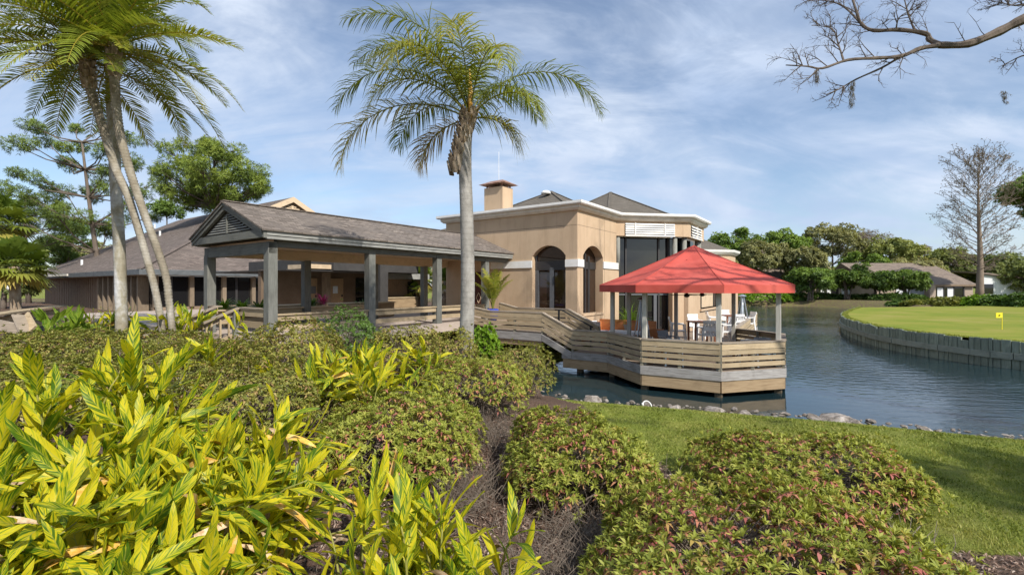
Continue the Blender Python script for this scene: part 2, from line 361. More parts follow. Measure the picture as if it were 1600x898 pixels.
def terr(x, y):
    x = np.atleast_1d(np.asarray(x, float)); y = np.atleast_1d(np.asarray(y, float))
    a = CS * x - SN * y; t = sstep((-a - 3) / 9.0)
    land = -2.88 + 1.12 * t + 0.05 * np.sin(x * 0.9 + 1.3) * np.sin(y * 0.8)
    land = np.where(y > 55, -2.25, land)
    sd = poly_sd(np.stack([x, y], 1), POND)
    near = -3.27 + 0.22 * np.maximum(-sd, 0)
    far = -3.27 + 0.55 * np.maximum(-sd, 0)
    z = np.minimum(land, np.where(y > 50, far, near))
    z = np.where(sd > 0, -3.27 - np.minimum(1.2, 0.45 * sd), z); return z
def gz(x, y): return float(terr(x, y)[0])

def m_ground():
    m, nt, b = base_mat('ground_cover'); pos = texco(nt, 'pos')
    at = nd(nt, 'ShaderNodeAttribute', attribute_name='lawn').outputs['Fac']
    n1 = noise(nt, pos, 28, 6, 0.7); mul = ramp(nt, n1, [(0.045, 0.028, 0.02), (0.125, 0.08, 0.058), (0.29, 0.21, 0.165)], [0.32, 0.52, 0.75])
    n1b = noise(nt, pos, 2.2, 4); mul = mixc(nt, ramp(nt, n1b, [(0, 0, 0), (0.7, 0.7, 0.7)], [0.45, 0.7]), mul, (0.13, 0.095, 0.07))
    n2 = noise(nt, pos, 55, 5, 0.7); n3 = noise(nt, pos, 1.1, 5, 0.6)
    gr = ramp(nt, n2, [(0.08, 0.105, 0.016), (0.165, 0.205, 0.03), (0.32, 0.32, 0.08)], [0.3, 0.5, 0.75])
    gr = mixc(nt, ramp(nt, n3, [(0, 0, 0), (0.6, 0.6, 0.6)], [0.4, 0.7]), gr, (0.24, 0.21, 0.065))
    ed = noise(nt, pos, 4, 5, 0.7); f = nd(nt, 'ShaderNodeMath', operation='ADD'); nt.links.new(at, f.inputs[0]); nt.links.new(ed, f.inputs[1])
    k = nd(nt, 'ShaderNodeMapRange'); k.inputs[1].default_value = 0.85; k.inputs[2].default_value = 1.12; nt.links.new(f.outputs[0], k.inputs[0])
    nt.links.new(mixc(nt, k.outputs[0], mul, gr), b.inputs['Base Color']); b.inputs['Roughness'].default_value = 0.95; b.inputs['Specular IOR Level'].default_value = 0.15
    bump(nt, b, n1, 0.9, 0.05); return m
def lawn_mask(x, y):
    bx = np.interp(y, [-30, 2.0, 4.5, 4.95, 5.2, 5.7, 7.0, 8.6, 10.5, 12.5, 14, 60], [7.5, 7.5, 6.3, 5.6, 3.7, 3.1, 2.6, 2.0, 1.7, 1.5, 1.3, 1.0])
    lim = sstep((x - bx) / 0.5 + 0.5)
    return np.where(y > 50, np.where(y < 88, 0.42, 1.0), lim)
def build_ground():
    xs = np.unique(np.concatenate([np.arange(-16, 26, 0.3), np.arange(-60, 90, 2.0), np.linspace(-1500, -60, 14), np.linspace(90, 1500, 14)]))
    ys = np.unique(np.concatenate([np.arange(1, 26, 0.3), np.arange(-20, 110, 2.0), np.linspace(-600, -20, 8), np.linspace(110, 2600, 16)]))
    X, Y = np.meshgrid(xs, ys); x = X.ravel(); y = Y.ravel(); z = terr(x, y) + CZ
    z += np.where((x > -14) & (x < 24) & (y > 1) & (y < 24), rng.normal(0, 0.012, len(x)), 0)
    nx = len(xs); i = (np.arange(len(ys) - 1)[:, None] * nx + np.arange(nx - 1)).ravel()
    Fq = np.stack([i, i + 1, i + nx + 1, i + nx], 1)
    m = mesh_np('ground', np.stack([x, y, z], 1), Fq, {'lawn': lawn_mask(x, y)}, smooth=True); m.materials.append(m_ground())
    o = bpy.data.objects.new('ground', m); COL.objects.link(o); setp(o, 'mulched beds and mown lawn sloping down to the pond', None, None, 'structure')
build_ground()

def m_water():
    m, nt, b = base_mat('pond_water'); pos = texco(nt, 'pos')
    n = noise(nt, pos, 0.10, 3); nt.links.new(ramp(nt, n, [(0.010, 0.024, 0.030), (0.018, 0.036, 0.040)], [0.4, 0.6]), b.inputs['Base Color'])
    b.inputs['Roughness'].default_value = 0.04; b.inputs['Specular IOR Level'].default_value = 0.75; b.inputs['IOR'].default_value = 1.42
    r1 = noise(nt, pos, 1.5, 3, 0.5, 0.8, (1.0, 2.4, 1)); r2 = noise(nt, pos, 4.0, 3, 0.5, 0.6, (0.8, 2.2, 1)); amp = noise(nt, pos, 0.13, 2)
    w = nd(nt, 'ShaderNodeTexWave', wave_type='RINGS', rings_direction='SPHERICAL'); w.inputs['Scale'].default_value = 0.55; w.inputs['Distortion'].default_value = 3.5; w.inputs['Detail'].default_value = 3
    w.inputs['Detail Scale'].default_value = 0.8
    mp = nd(nt, 'ShaderNodeMapping'); mp.inputs['Location'].default_value = (-15, -22, 0); nt.links.new(pos, mp.inputs[0]); nt.links.new(mp.outputs[0], w.inputs[0])
    a = nd(nt, 'ShaderNodeMath', operation='MULTIPLY_ADD'); nt.links.new(r2, a.inputs[0]); a.inputs[1].default_value = 0.35; nt.links.new(r1, a.inputs[2])
    a2 = nd(nt, 'ShaderNodeMath', operation='MULTIPLY_ADD'); nt.links.new(w.outputs[1], a2.inputs[0]); a2.inputs[1].default_value = 0.16; nt.links.new(a.outputs[0], a2.inputs[2])
    am = nd(nt, 'ShaderNodeMapRange'); am.inputs[1].default_value = 0.40; am.inputs[2].default_value = 0.62; am.inputs[3].default_value = 0.45; am.inputs[4].default_value = 1.0; nt.links.new(amp, am.inputs[0])
    dn = nd(nt, 'ShaderNodeVectorMath', operation='DISTANCE'); dn.inputs[1].default_value = (5.0, 15.0, 0.0); nt.links.new(pos, dn.inputs[0])
    dr = nd(nt, 'ShaderNodeMapRange', interpolation_type='SMOOTHSTEP'); dr.inputs[1].default_value = 3.5; dr.inputs[2].default_value = 9.0; dr.inputs[3].default_value = 0.16; dr.inputs[4].default_value = 1.0; nt.links.new(dn.outputs['Value'], dr.inputs[0])
    ax = nd(nt, 'ShaderNodeMath', operation='MULTIPLY'); nt.links.new(am.outputs[0], ax.inputs[0]); nt.links.new(dr.outputs[0], ax.inputs[1]); am = ax
    a3 = nd(nt, 'ShaderNodeMath', operation='MULTIPLY'); nt.links.new(a2.outputs[0], a3.inputs[0]); nt.links.new(am.outputs[0], a3.inputs[1])
    bump(nt, b, a3.outputs[0], 0.42, 0.10); return m
wb = MB(); wb.face([(-1, -14, -3.3), (66, -14, -3.3), (66, 84, -3.3), (-1, 84, -3.3)])
solo('pond_water', wb, m_water(), 'rippled blue green pond water around the deck', None, (0, 0, -3.3), kind='structure')

# putting green on its timber bulkhead
def catmull(P, n):
    P = [Vector(p) for p in P]; out = []
    for i in range(len(P) - 1):
        p0 = P[max(i - 1, 0)]; p1 = P[i]; p2 = P[i + 1]; p3 = P[min(i + 2, len(P) - 1)]
        for k in range(n):
            t = k / n; out.append(0.5 * ((2 * p1) + (p2 - p0) * t + (2 * p0 - 5 * p1 + 4 * p2 - p3) * t * t + (3 * p1 - p0 - 3 * p2 + p3) * t ** 3))
    out.append(P[-1]); return out
BK = catmull([(45, 3), (30, 9.5), (22.5, 14.8), (20.15, 18.5), (19.55, 20.5), (19.6, 24), (20.7, 27.6), (23.3, 33), (27, 38.5), (31.5, 44), (36, 49)], 40)
def m_green():
    m, nt, b = base_mat('putting_turf'); pos = texco(nt, 'pos')
    n = noise(nt, pos, 0.35, 4, 0.6); n2 = noise(nt, pos, 30, 4, 0.7)
    c = ramp(nt, n, [(0.17, 0.22, 0.028), (0.235, 0.25, 0.04), (0.29, 0.265, 0.07)], [0.35, 0.52, 0.68])
    c = mixc(nt, 0.4, c, ramp(nt, n2, [(0.5, 0.5, 0.5), (1, 1, 1)], [0.3, 0.7]), 'MULTIPLY')
    nt.links.new(c, b.inputs['Base Color']); b.inputs['Roughness'].default_value = 0.95; b.inputs['Specular IOR Level'].default_value = 0.1; bump(nt, b, n2, 0.4, 0.02); return m
gb = MB(); pts = [(p.x + 0.10, p.y, -2.21) for p in BK] + [(60, 53, -2.15), (140, 60, -2.1), (140, -10, -2.1), (45.1, -10, -2.2)]
gb.face(pts[::-1]); solo('putting_green', gb, m_green(), 'smooth sunlit putting green raised above the pond', None, (30, 20, -2.21), kind='structure')
M['plank'] = m_wood('green_grey_plank', [(0.13, 0.155, 0.12), (0.22, 0.26, 0.205), (0.31, 0.345, 0.285)], 0.16, 0.9, 'v')
M['wale'] = m_wood('green_wale', [(0.17, 0.19, 0.15), (0.25, 0.275, 0.225), (0.32, 0.34, 0.285)], 0.12, 0.9, 'u')
bh = thing('timber_bulkhead', 'curved grey green plank bulkhead holding up the putting green', 'retaining wall', (20.15, 18.5, -3.3))
def along(P, step):
    acc = 0; out = [P[0]]; nxt = step
    for i in range(len(P) - 1):
        d = (P[i + 1] - P[i]).length
        while acc + d >= nxt: out.append(P[i].lerp(P[i + 1], (nxt - acc) / d)); nxt += step
        acc += d
    return out
bfine = along(BK, 0.05); bi = [0]
while bi[-1] < len(bfine) - 8: bi.append(bi[-1] + random.choice((3, 4, 5, 5, 6, 6)))
for i in range(len(bi) - 1):
    p, q = bfine[bi[i]], bfine[bi[i + 1]]
    u_ = 800 + F * p.x / p.y
    if u_ > 1720: continue
    d = (q - p).normalized(); e = 0.013; top = -2.19 + 0.03 * math.sin(i * 0.6) + random.uniform(-0.025, 0.025); dip = random.random() < 0.06
    n = Vector((-d.y, d.x)) * random.uniform(-0.022, 0.022)
    p2 = p + d * e + n; q2 = q - d * e + n
    b_ = MB().board((p2.x, p2.y, top - (0.1 if dip else 0)), (q2.x, q2.y, top - (0.1 if dip else 0) + random.uniform(-0.012, 0.012)), 1.6, 0.07)
    part('plank', b_, M['plank'], bh)
wp = along(BK, 2.75)
for zc, hh in ((-2.66, 0.26),):
    for i in range(len(wp) - 1):
        if 800 + F * wp[i].x / wp[i].y > 1760: continue
        seg = [p for p in BK if True]
        mid = wp[i].lerp(wp[i + 1], 0.5); d = (wp[i + 1] - wp[i]).normalized(); n = Vector((-d.y, d.x)) * 0.10
        # follow the curve with short pieces in one mesh
        ks = np.linspace(0, 1, 5); mbw = MB()
        sub = along(BK, 2.75 / 4)[i * 4:i * 4 + 5]
        for a_, b_ in zip(sub[:-1], sub[1:]):
            dd = (b_ - a_).normalized(); nn = Vector((-dd.y, dd.x)) * 0.085; g = dd * 0.03 if a_ is sub[0] else dd * 0
            mbw.board((a_.x + nn.x + g.x, a_.y + nn.y + g.y, zc), (b_.x + nn.x, b_.y + nn.y, zc), hh, 0.09)
        part('wale_board', mbw, M['wale'], bh)
# small flag
fl = thing('practice_flag', 'small yellow flag on a thin stick in the putting green', 'flag', (24.9, 23.9, -2.2))
part('stick', MB().tube([(24.9, 23.9, -2.2), (24.9, 23.9, -1.33)], 0.018, 6), M['yellow'], fl)
fb = MB(); fb.box(24.58, 24.9, 23.88, 23.9, -1.6, -1.35); fo = part('pennant', fb, M['yellow'], fl)
part('emblem', MB().lathe((24.74, 23.87, -1.5), [(0.035, 0), (0.035, 0.05)], 8), M['metal'], fl)

# rocks along the near bank
def rock_mesh(seed, r, sq=0.7):
    rs = np.random.default_rng(seed); bm = MB()
    import bmesh
    b = bmesh.new(); bmesh.ops.create_icosphere(b, subdivisions=2, radius=r)
    ph = rs.uniform(0, 6, 9)
    for v in b.verts:
        c = v.co / r; k = 1 + 0.22 * math.sin(3 * c.x + ph[0]) * math.sin(3.4 * c.y + ph[1]) + 0.13 * math.sin(5.3 * c.z + ph[2] + 3 * c.x) + rs.uniform(-0.15, 0.15)
        v.co = Vector((c.x * r * k * 1.15, c.y * r * k * 0.9, c.z * r * k * sq))
    m = bpy.data.meshes.new('rock'); b.to_mesh(m); b.free(); m.materials.append(M['stone']); return m
rocks = [rock_mesh(i, 0.16, 0.62) for i in range(6)]
sh = [Vector(p) for p in [(0.9, 14.2), (1.9, 13.35), (4.3, 12.55), (7.7, 11.35), (9.6, 10.5), (10.9, 9.95), (13.5, 8.7)]]
def rock(x, y, z, s, label, group=None):
    o = bpy.data.objects.new('rock', random.choice(rocks)); COL.objects.link(o); o.location = (x, y, z + CZ); o.scale = (s * random.uniform(0.75, 1.35), s * random.uniform(0.75, 1.25), s * random.uniform(0.6, 1.1))
    o.rotation_euler = (random.uniform(-.3, .3), random.uniform(-.3, .3), random.uniform(0, 6)); setp(o, label, 'rock', group)
for p in along(sh, 0.12):
    for k in range(2):
        t_ = random.random(); x = p.x + random.uniform(-0.1, 0.1); y = p.y + random.uniform(-0.36, 0.30)
        if random.random() < 0.3: continue
        rock(x, y, -3.22 + random.uniform(-0.02, 0.03), random.uniform(0.18, 0.42) if random.random() < 0.8 else random.uniform(0.45, 0.9), *[('small stone in the pond edging left of the white pipe hoop', 'edging stones left of the pipe'), ('small stone in the pond edging between pipe hoop and largest boulder', 'edging stones below the deck'), ('small stone in the pond edging right of the largest boulder', 'edging stones on the right')][0 if x < 3.5 else 1 if x < 7.6 else 2])
for px, py, s, lb in ((1302, 655, 1.9, 'largest grey boulder at the pond edge, lower right'), (1328, 660, 1.25, 'rounded boulder just right of the largest pond edge boulder'),
                      (1274, 654, 1.2, 'low boulder just left of the largest pond edge boulder'), (1112, 643, 1.5, 'brown boulder at the pond edge below the deck corner'),
                      (925, 627, 1.6, 'pale flat boulder at the pond edge behind the shrubs'), (1055, 640, 1.25, 'white boulder left of the brown one below the deck'),
                      (1445, 672, 1.1, 'reddish flat boulder far right on the pond edge')):
    y = 3.2 * F / (py - HOR); rock((px - 800) / F * y, y, -3.2, s, lb)
pp = thing('drain_pipe', 'white plastic pipe hoop poking out between stones at pond edge', 'pipe', (3.62, 12.6, -3.2))
part('hoop', MB().tube([(3.62 + 0.12 * math.cos(t), 12.6 + 0.1 * math.sin(t), -3.22 + 0.13 * math.sin(t)) for t in np.linspace(0, math.pi, 9)], 0.015, 6), M['resin'], pp, True)
part('end_cap', MB().tube([(3.50, 12.6, -3.2), (3.50, 12.6, -3.12)], 0.03, 8), M['resin'], pp, True)

# ------------------------------------------------------------------ covered walkway
FLW = -1.58; AR = -14.2; AL = -18.37; B0 = 7.33; BW = 19.4
posts_b = [7.33, 10.96, 14.41, 17.66]
ww = thing('covered_walkway', 'open walkway with grey posts, shingled gable roof and louvered gable end', 'walkway', (AR, B0, FLW), ab=True)
fl_ = part('floor_slab', MB().box(AL - 0.25, AR + 0.28, B0 - 0.3, BW - 0.01, FLW - 0.35, FLW), M['terrace'], ww)
for b in posts_b:
    for a in (AR, AL):
        part('post', MB().box(a - 0.14, a + 0.14, b - 0.14, b + 0.14, FLW, 1.30 if a == AR else 1.06), M['grey_post'], ww)
AM = (AR + AL) / 2; OV = 0.42; ZE = 1.64; ZA = 2.68; BF = B0 - 0.42
part('beam', MB().box(AR - 0.11, AR + 0.11, B0 + 0.15, BW - 0.02, 1.19, 1.42), M['grey_beam'], ww)
part('beam', MB().box(AL - 0.11, AL + 0.11, B0 + 0.15, BW - 0.02, 1.04, 1.42), M['cream_beam'], ww, label='cream painted far side beam')
part('beam', MB().box(AL - 0.14, AR + 0.14, B0 - 0.12, B0 + 0.12, 0.99, 1.34), M['grey_beam'], ww)
part('ceiling', MB().box(AL - 0.3, AR + 0.3, B0 + 0.13, BW - 0.02, 1.425, 1.46), M['cream_beam'], ww)
part('gable_panel', MB().prism([(0, 0)] * 3, 0, 0) if False else (lambda m: (m.face([(AL - OV + 0.1, BF + 0.16, 1.42), (AR + OV - 0.1, BF + 0.16, 1.42), (AM, BF + 0.16, ZA - 0.12)]), m)[1])(MB()), M['grey_beam'], ww)
part('gable_sill', MB().box(AL - OV + 0.05, AR + OV - 0.05, BF + 0.02, BF + 0.15, 1.43, 1.66), M['grey_beam'], ww)
# louvre slats of the gable vent
slope = (ZA - ZE) / (AR + OV - AM)
vent = part('gable_vent', (lambda m: (m.box(AM - 0.03, AM + 0.03, BF + 0.06, BF + 0.15, 1.70, ZA - 0.42), m)[1])(MB()), M['grey_beam'], ww)
for i in range(8):
    z = 1.73 + i * 0.078; hw = (ZA - 0.30 - z) / slope - 0.12
    if hw < 0.1: break
    for sg in (-1, 1):
        a0, a1 = AM + sg * 0.035, AM + sg * hw
        a0, a1 = min(a0, a1), max(a0, a1)
        m = MB(); m.hexa([(a0, BF + 0.08, z), (a1, BF + 0.08, z), (a1, BF + 0.10, z), (a0, BF + 0.10, z), (a0, BF + 0.13, z + 0.05), (a1, BF + 0.13, z + 0.05), (a1, BF + 0.15, z + 0.05), (a0, BF + 0.15, z + 0.05)])
        part('slat', m, M['fascia'], vent)
vb = MB(); hw0 = (ZA - 0.30 - 1.70) / slope - 0.05
vb.face([(AM - hw0, BF + 0.155, 1.69), (AM + hw0, BF + 0.155, 1.69), (AM, BF + 0.155, ZA - 0.32)]); part('vent_backing', vb, M['mull'], vent)
for sg in (-1, 1):       # rake boards
    e = AM + sg * (AR + OV - AM); m = MB()
    p0 = (e, BF, ZE - 0.23); p1 = (AM, BF, ZA - 0.23); pts = [p0, p1, (AM, BF, ZA), (e, BF, ZE)]
    m.hexa([pts[0], pts[1], (AM, BF + 0.10, ZA - 0.23), (e, BF + 0.10, ZE - 0.23), pts[3], pts[2], (AM, BF + 0.10, ZA), (e, BF + 0.10, ZE)])
    part('rake_board', m, M['grey_beam'], ww)
    m = MB(); k = 0.11
    q = [(e - sg * 0.05, BF - 0.04, ZE - 0.09), (AM, BF - 0.04, ZA - 0.09)]
    m.hexa([q[0], q[1], (AM, BF, ZA - 0.09), (e - sg * 0.05, BF, ZE - 0.09), (q[0][0], q[0][1], ZE + 0.02), (AM, BF - 0.04, ZA + 0.02), (AM, BF, ZA + 0.02), (e - sg * 0.05, BF, ZE + 0.02)])
    part('rake_trim', m, M['grey_beam'], ww)
    # roof slope
    m = MB(); t = 0.05; ee = e + sg * 0.06; ze = ZE - 0.06 * slope
    bb = BW - 0.01
    m.hexa([(AM, BF - 0.07, ZA), (ee, BF - 0.07, ze), (ee, bb, ze), (AM, bb, ZA), (AM, BF - 0.07, ZA + t), (ee, BF - 0.07, ze + t), (ee, bb, ze + t), (AM, bb, ZA + t)])
    rf = part('roof_slope', m, M['shingle'], ww)
    part('fascia', MB().box(min(e, e - sg * 0.05), max(e, e - sg * 0.05), BF + 0.101, bb, ZE - 0.14, ZE - 0.012), M['fascia'], ww)
    part('fascia', MB().box(min(e - sg * 0.03, e - sg * 0.09), max(e - sg * 0.03, e - sg * 0.09), BF + 0.101, bb, ZE - 0.25, ZE - 0.143), M['fascia'], ww)
part('ridge_cap', (lambda m: m.bar((AM, BF - 0.07, ZA + 0.055), (AM, BW - 0.01, ZA + 0.055), 0.24, 0.03))(MB()), M['shingle'], ww)

# walkway railings (own things), one per side
RT = -0.85
def walk_rail(a, bs, name, label, sgn):
    r = thing(name, label, 'railing', (a, bs[0], FLW), ab=True)
    for b0, b1 in zip(bs[:-1], bs[1:]):
        x0, x1 = b0 + 0.15, b1 - 0.15
        part('cap_board', MB().box(a - 0.13, a + 0.13, x0, x1, RT - 0.045, RT), M['rail'], r)
        part('rail_board', MB().box(a + sgn * 0.06 - 0.02, a + sgn * 0.06 + 0.02, x0, x1, RT - 0.22, RT - 0.05), M['rail'], r)
        part('rail_board', MB().box(a + sgn * 0.06 - 0.02, a + sgn * 0.06 + 0.02, x0, x1, RT - 0.52, RT - 0.36), M['rail'], r)
    return r
walk_rail(AR, posts_b, 'walkway_railing', 'tan board railing between the grey posts on near side of walkway', 1)
walk_rail(AL, posts_b[:3], 'walkway_railing', 'tan board railing on the far side of the covered walkway', -1)
# front railing with entry stairs
fr = thing('entry_stair', 'weathered wooden stair with two sloping handrails below the gable end', 'stairs', (-16.5, 5.5, FLW), ab=True)
sa0, sa1 = -17.62, -16.0
for (x0, x1) in ((AL + 0.15, sa0), (sa1, AR - 0.15)):
    part('cap_board', MB().box(x0, x1, B0 - 0.13, B0 + 0.1, -0.72, -0.675), M['cap'], fr)
    part('rail_board', MB().box(x0, x1, B0 - 0.09, B0 - 0.05, -0.95, -0.73), M['rail'], fr)
    part('rail_board', MB().box(x0, x1, B0 - 0.09, B0 - 0.05, -1.3, -1.1), M['rail'], fr)
for sa in (sa0, sa1):
    top = Vector((sa, B0 - 0.1, -0.70)); bot = Vector((sa, B0 - 2.6, -1.72))
    part('newel_post', MB().box(sa - 0.07, sa + 0.07, B0 - 0.28, B0 - 0.14, FLW - 0.3, -0.76), M['grey_post'], fr)
    part('newel_post', MB().box(sa - 0.07, sa + 0.07, B0 - 2.4, B0 - 2.26, FLW - 1.2, -1.70), M['grey_post'], fr)
    part('handrail', MB().bar(top, bot, 0.2, 0.05), M['cap'], fr)
    part('handrail_board', MB().board(top - Vector((0.06, 0, 0.05)), bot - Vector((0.06, 0, 0.05)), 0.16, 0.04), M['cap'], fr)
    part('bottom_board', MB().board(top - Vector((0.06, 0, 0.75)), bot - Vector((0.06, 0, 0.75)), 0.14, 0.04), M['rail'], fr)
    for k in range(9):
        t = 0.12 + k * 0.1; p = top.lerp(bot, t)
        part('picket', MB().box(sa - 0.025, sa + 0.025, p.y - 0.025, p.y + 0.025, p.z - 0.78, p.z - 0.12), M['rail'], fr)
for k in range(6):
    part('step', MB().box(sa0 + 0.08, sa1 - 0.08, B0 - 0.62 - 0.34 * k, B0 - 0.3 - 0.34 * k, FLW - 0.16 * (k + 1) - 0.06, FLW - 0.16 * (k + 1)), M['deck'], fr)

# ------------------------------------------------------------------ tan clubhouse
WZ0 = -2.6; ZC0, ZC1 = 3.52, 3.90
A0 = -18.42; A1 = -10.15; CB = 23.87; D1 = (-7.17, 26.85); EB = 30.2
ch = thing('clubhouse', 'tan stucco clubhouse with arched openings, white cornice and octagonal glazed bay', 'building', (A1, BW, WZ0), ab=True)
def wall_mesh(fn, u0, u1, z0, z1, ops, depth=0.38, seg=12):
    m = MB(); u = u0
    for (ua, ub, za, zs, rise) in sorted(ops):
        if ua > u: m.face([fn(u, z0, 0), fn(ua, z0, 0), fn(ua, z1, 0), fn(u, z1, 0)])
        if za > z0: m.face([fn(ua, z0, 0), fn(ub, z0, 0), fn(ub, za, 0), fn(ua, za, 0)])
        arc = []
        for k in range(seg + 1):
            t = k / seg; uu = ua + (ub - ua) * t
            if rise > 0:
                hw = (ub - ua) / 2; R = (hw * hw + rise * rise) / (2 * rise); dx = uu - (ua + ub) / 2; zz = zs + math.sqrt(max(0, R * R - dx * dx)) - (R - rise)
            else: zz = zs
            arc.append((uu, zz))
        for (p, q) in zip(arc[:-1], arc[1:]):
            m.face([fn(p[0], p[1], 0), fn(q[0], q[1], 0), fn(q[0], z1, 0), fn(p[0], z1, 0)])
            m.face([fn(p[0], p[1], 0), fn(p[0], p[1], depth), fn(q[0], q[1], depth), fn(q[0], q[1], 0)])
        for uu, zz in (arc[0], arc[-1]):
            m.face([fn(uu, za, 0), fn(uu, za, depth), fn(uu, zz, depth), fn(uu, zz, 0)])
        if za > z0: m.face([fn(ua, za, 0), fn(ub, za, 0), fn(ub, za, depth), fn(ua, za, depth)])
        u = ub
    if u < u1: m.face([fn(u, z0, 0), fn(u1, z0, 0), fn(u1, z1, 0), fn(u, z1, 0)])
    return m
def fbox(fn, u0, u1, z0, z1, d0, d1):
    m = MB(); m.hexa([fn(u0, z0, d0), fn(u1, z0, d0), fn(u1, z0, d1), fn(u0, z0, d1), fn(u0, z1, d0), fn(u1, z1, d0), fn(u1, z1, d1), fn(u0, z1, d1)]); return m
fA = lambda u, z, d: (u, BW + d, z)
fC = lambda u, z, d: (A1 - d, u, z)
r2 = math.sqrt(0.5)
fD = lambda u, z, d: (A1 + r2 * u - r2 * d, CB + r2 * u + r2 * d, z)
fE = lambda u, z, d: (D1[0] - d, u, z)
opA = (-12.64, -10.77, FLW - 0.3, 1.45, 0.50); opC = (19.97, 22.17, -1.32, 1.45, 0.52)
part('wall', wall_mesh(fA, A0, A1, WZ0, ZC0, [opA]), M['tan'], ch)
part('wall', wall_mesh(fC, BW, CB, WZ0, ZC0, [opC], 0.5), M['tan'], ch)
LD = (D1[0] - A1) / r2
part('wall', MB().box(A0, A0 + 0.2, BW + 0.01, 24, WZ0, ZC0), M['tan'], ch)
# fine control joints
part('control_joint', fbox(fA, A0 + 0.02, A1 - 0.02, 2.83, 2.85, -0.004, 0.03), M['wall_brown'], ch)
part('control_joint', fbox(fC, BW + 0.02, CB, 2.83, 2.85, -0.004, 0.03), M['wall_brown'], ch)
part('control_joint', fbox(fC, 22.36, 22.38, WZ0, ZC0, -0.004, 0.03), M['wall_brown'], ch)
# white band
for u0, u1 in ((-15.2, opA[0]), (opA[1], A1 + 0.05)): part('band', fbox(fA, u0, u1, 0.90, 1.25, -0.06, 0.02), M['white'], ch)
for u0, u1 in ((BW - 0.06, opC[0]), (opC[1], CB + 0.35)): part('band', fbox(fC, u0 + 0.001, u1, 0.902, 1.248, -0.06, 0.02), M['white'], ch)
# arched door
dr = part('door', fbox(fA, opA[0], opA[1], FLW, 2.05, 0.34, 0.40), M['glass_warm'], ch, label='tall arched dark glass double door')
for (u0, u1, z0, z1) in ((opA[0], opA[0] + 0.10, FLW, 1.5), (opA[1] - 0.06, opA[1], FLW, 1.5), (-11.80, -11.58, FLW, 0.9), (opA[0], opA[1], 0.78, 1.22), (opA[0], opA[1], FLW, FLW + 0.12), (-12.54, -12.44, FLW, 0.78), (-10.94, -10.84, FLW, 0.78)):
    part('frame', fbox(fA, u0, u1, z0, z1, 0.27, 0.345), M['mull'] if z0 > 0 else M['mull_grey'], dr)
wn = part('window', fbox(fC, opC[0], opC[1], -1.32, 2.05, 0.42, 0.48), M['glass_warm'], ch)
for (u0, u1, z0, z1) in ((19.97, 20.12, -1.32, 1.6), (20.9, 21.0, -1.32, 1.6), (21.25, 21.4, -1.32, 1.5), (19.97, 22.1, 0.85, 1.2)):
    part('frame', fbox(fC, u0, u1, z0, z1, 0.36, 0.425), M['mull'], wn)
part('sill', fbox(fC, 19.9, 22.25, -1.42, -1.322, -0.05, 0.4), M['tan'], wn)
# glazed bay: soffit panel with louvres over a recessed glass wall and round columns
zp = 2.72
part('bay_lintel', fbox(fD, -0.02, LD + 0.02, zp, ZC0, 0.0, 0.35), M['tan'], ch)
part('bay_lintel', fbox(fE, D1[1] + 0.01, EB, zp, ZC0, 0.0, 0.35), M['tan'], ch)
def louvre(fn, u0, u1, muls, n=5, z0=2.78, z1=3.42):
    lf = part('louvre', fbox(fn, u0, u1, z0 - 0.08, z0, -0.10, -0.002), M['white'], ch)
    part('louvre_backing', fbox(fn, u0, u1, z0, z1, -0.012, -0.003), M['mull_grey'], lf)
    for k in range(n):
        z = z0 + 0.05 + k * (z1 - z0 - 0.04) / n
        m = MB(); m.hexa([fn(u0, z, -0.10), fn(u1, z, -0.10), fn(u1, z, -0.08), fn(u0, z, -0.08), fn(u0, z + 0.085, -0.05), fn(u1, z + 0.085, -0.05), fn(u1, z + 0.085, -0.03), fn(u0, z + 0.085, -0.03)])
        part('slat', m, M['white'], lf)
    for u in muls: part('mullion', fbox(fn, u - 0.03, u + 0.03, z0, z1, -0.115, -0.012), M['white'], lf)
louvre(fD, 0.50, 3.36, (1.05, 2.76))
louvre(fE, 27.3, 29.5, (28.4,), 4)
gl = part('glass_wall', fbox(fD, -0.25, LD, WZ0, zp, 0.62, 0.68), M['glass'], ch)
for u in (0.12, 0.78, 2.72, 3.3, LD - 0.1): part('mullion', fbox(fD, u - 0.045, u + 0.045, WZ0, zp, 0.54, 0.625), M['mull'], gl)
part('transom', fbox(fD, -0.2, LD, 0.42, 0.52, 0.55, 0.618), M['mull'], gl)
part('transom', fbox(fD, -0.2, LD, -0.5, -0.42, 0.55, 0.618), M['mull_grey'], gl)
part('door_frame', fbox(fD, 2.4, 2.58, WZ0, -0.5, 0.5, 0.61), M['mull_grey'], gl)
gl2 = part('glass_wall', fbox(fE, D1[1] + 0.1, EB, 0.3, zp, 0.62, 0.68), M['glass'], ch)
for u in (27.6, 28.4, 29.2): part('mullion', fbox(fE, u - 0.045, u + 0.045, 0.3, zp, 0.54, 0.625), M['mull'], gl2)
def col_at(fn, u, d, z0=-0.5): 
    p = fn(u, z0, d); part('column', MB().lathe(p, [(0.125, 0), (0.125, zp - z0)], 14), M['column'], ch, True)
col_at(fD, 0.16, 0.2, 0.91); col_at(fD, 3.50, 0.2, -2.5); col_at(fD, LD - 0.1, 0.28, -2.5); col_at(fE, 29.6, 0.25, 0.3); col_at(fE, 30.05, 0.25, 0.3)
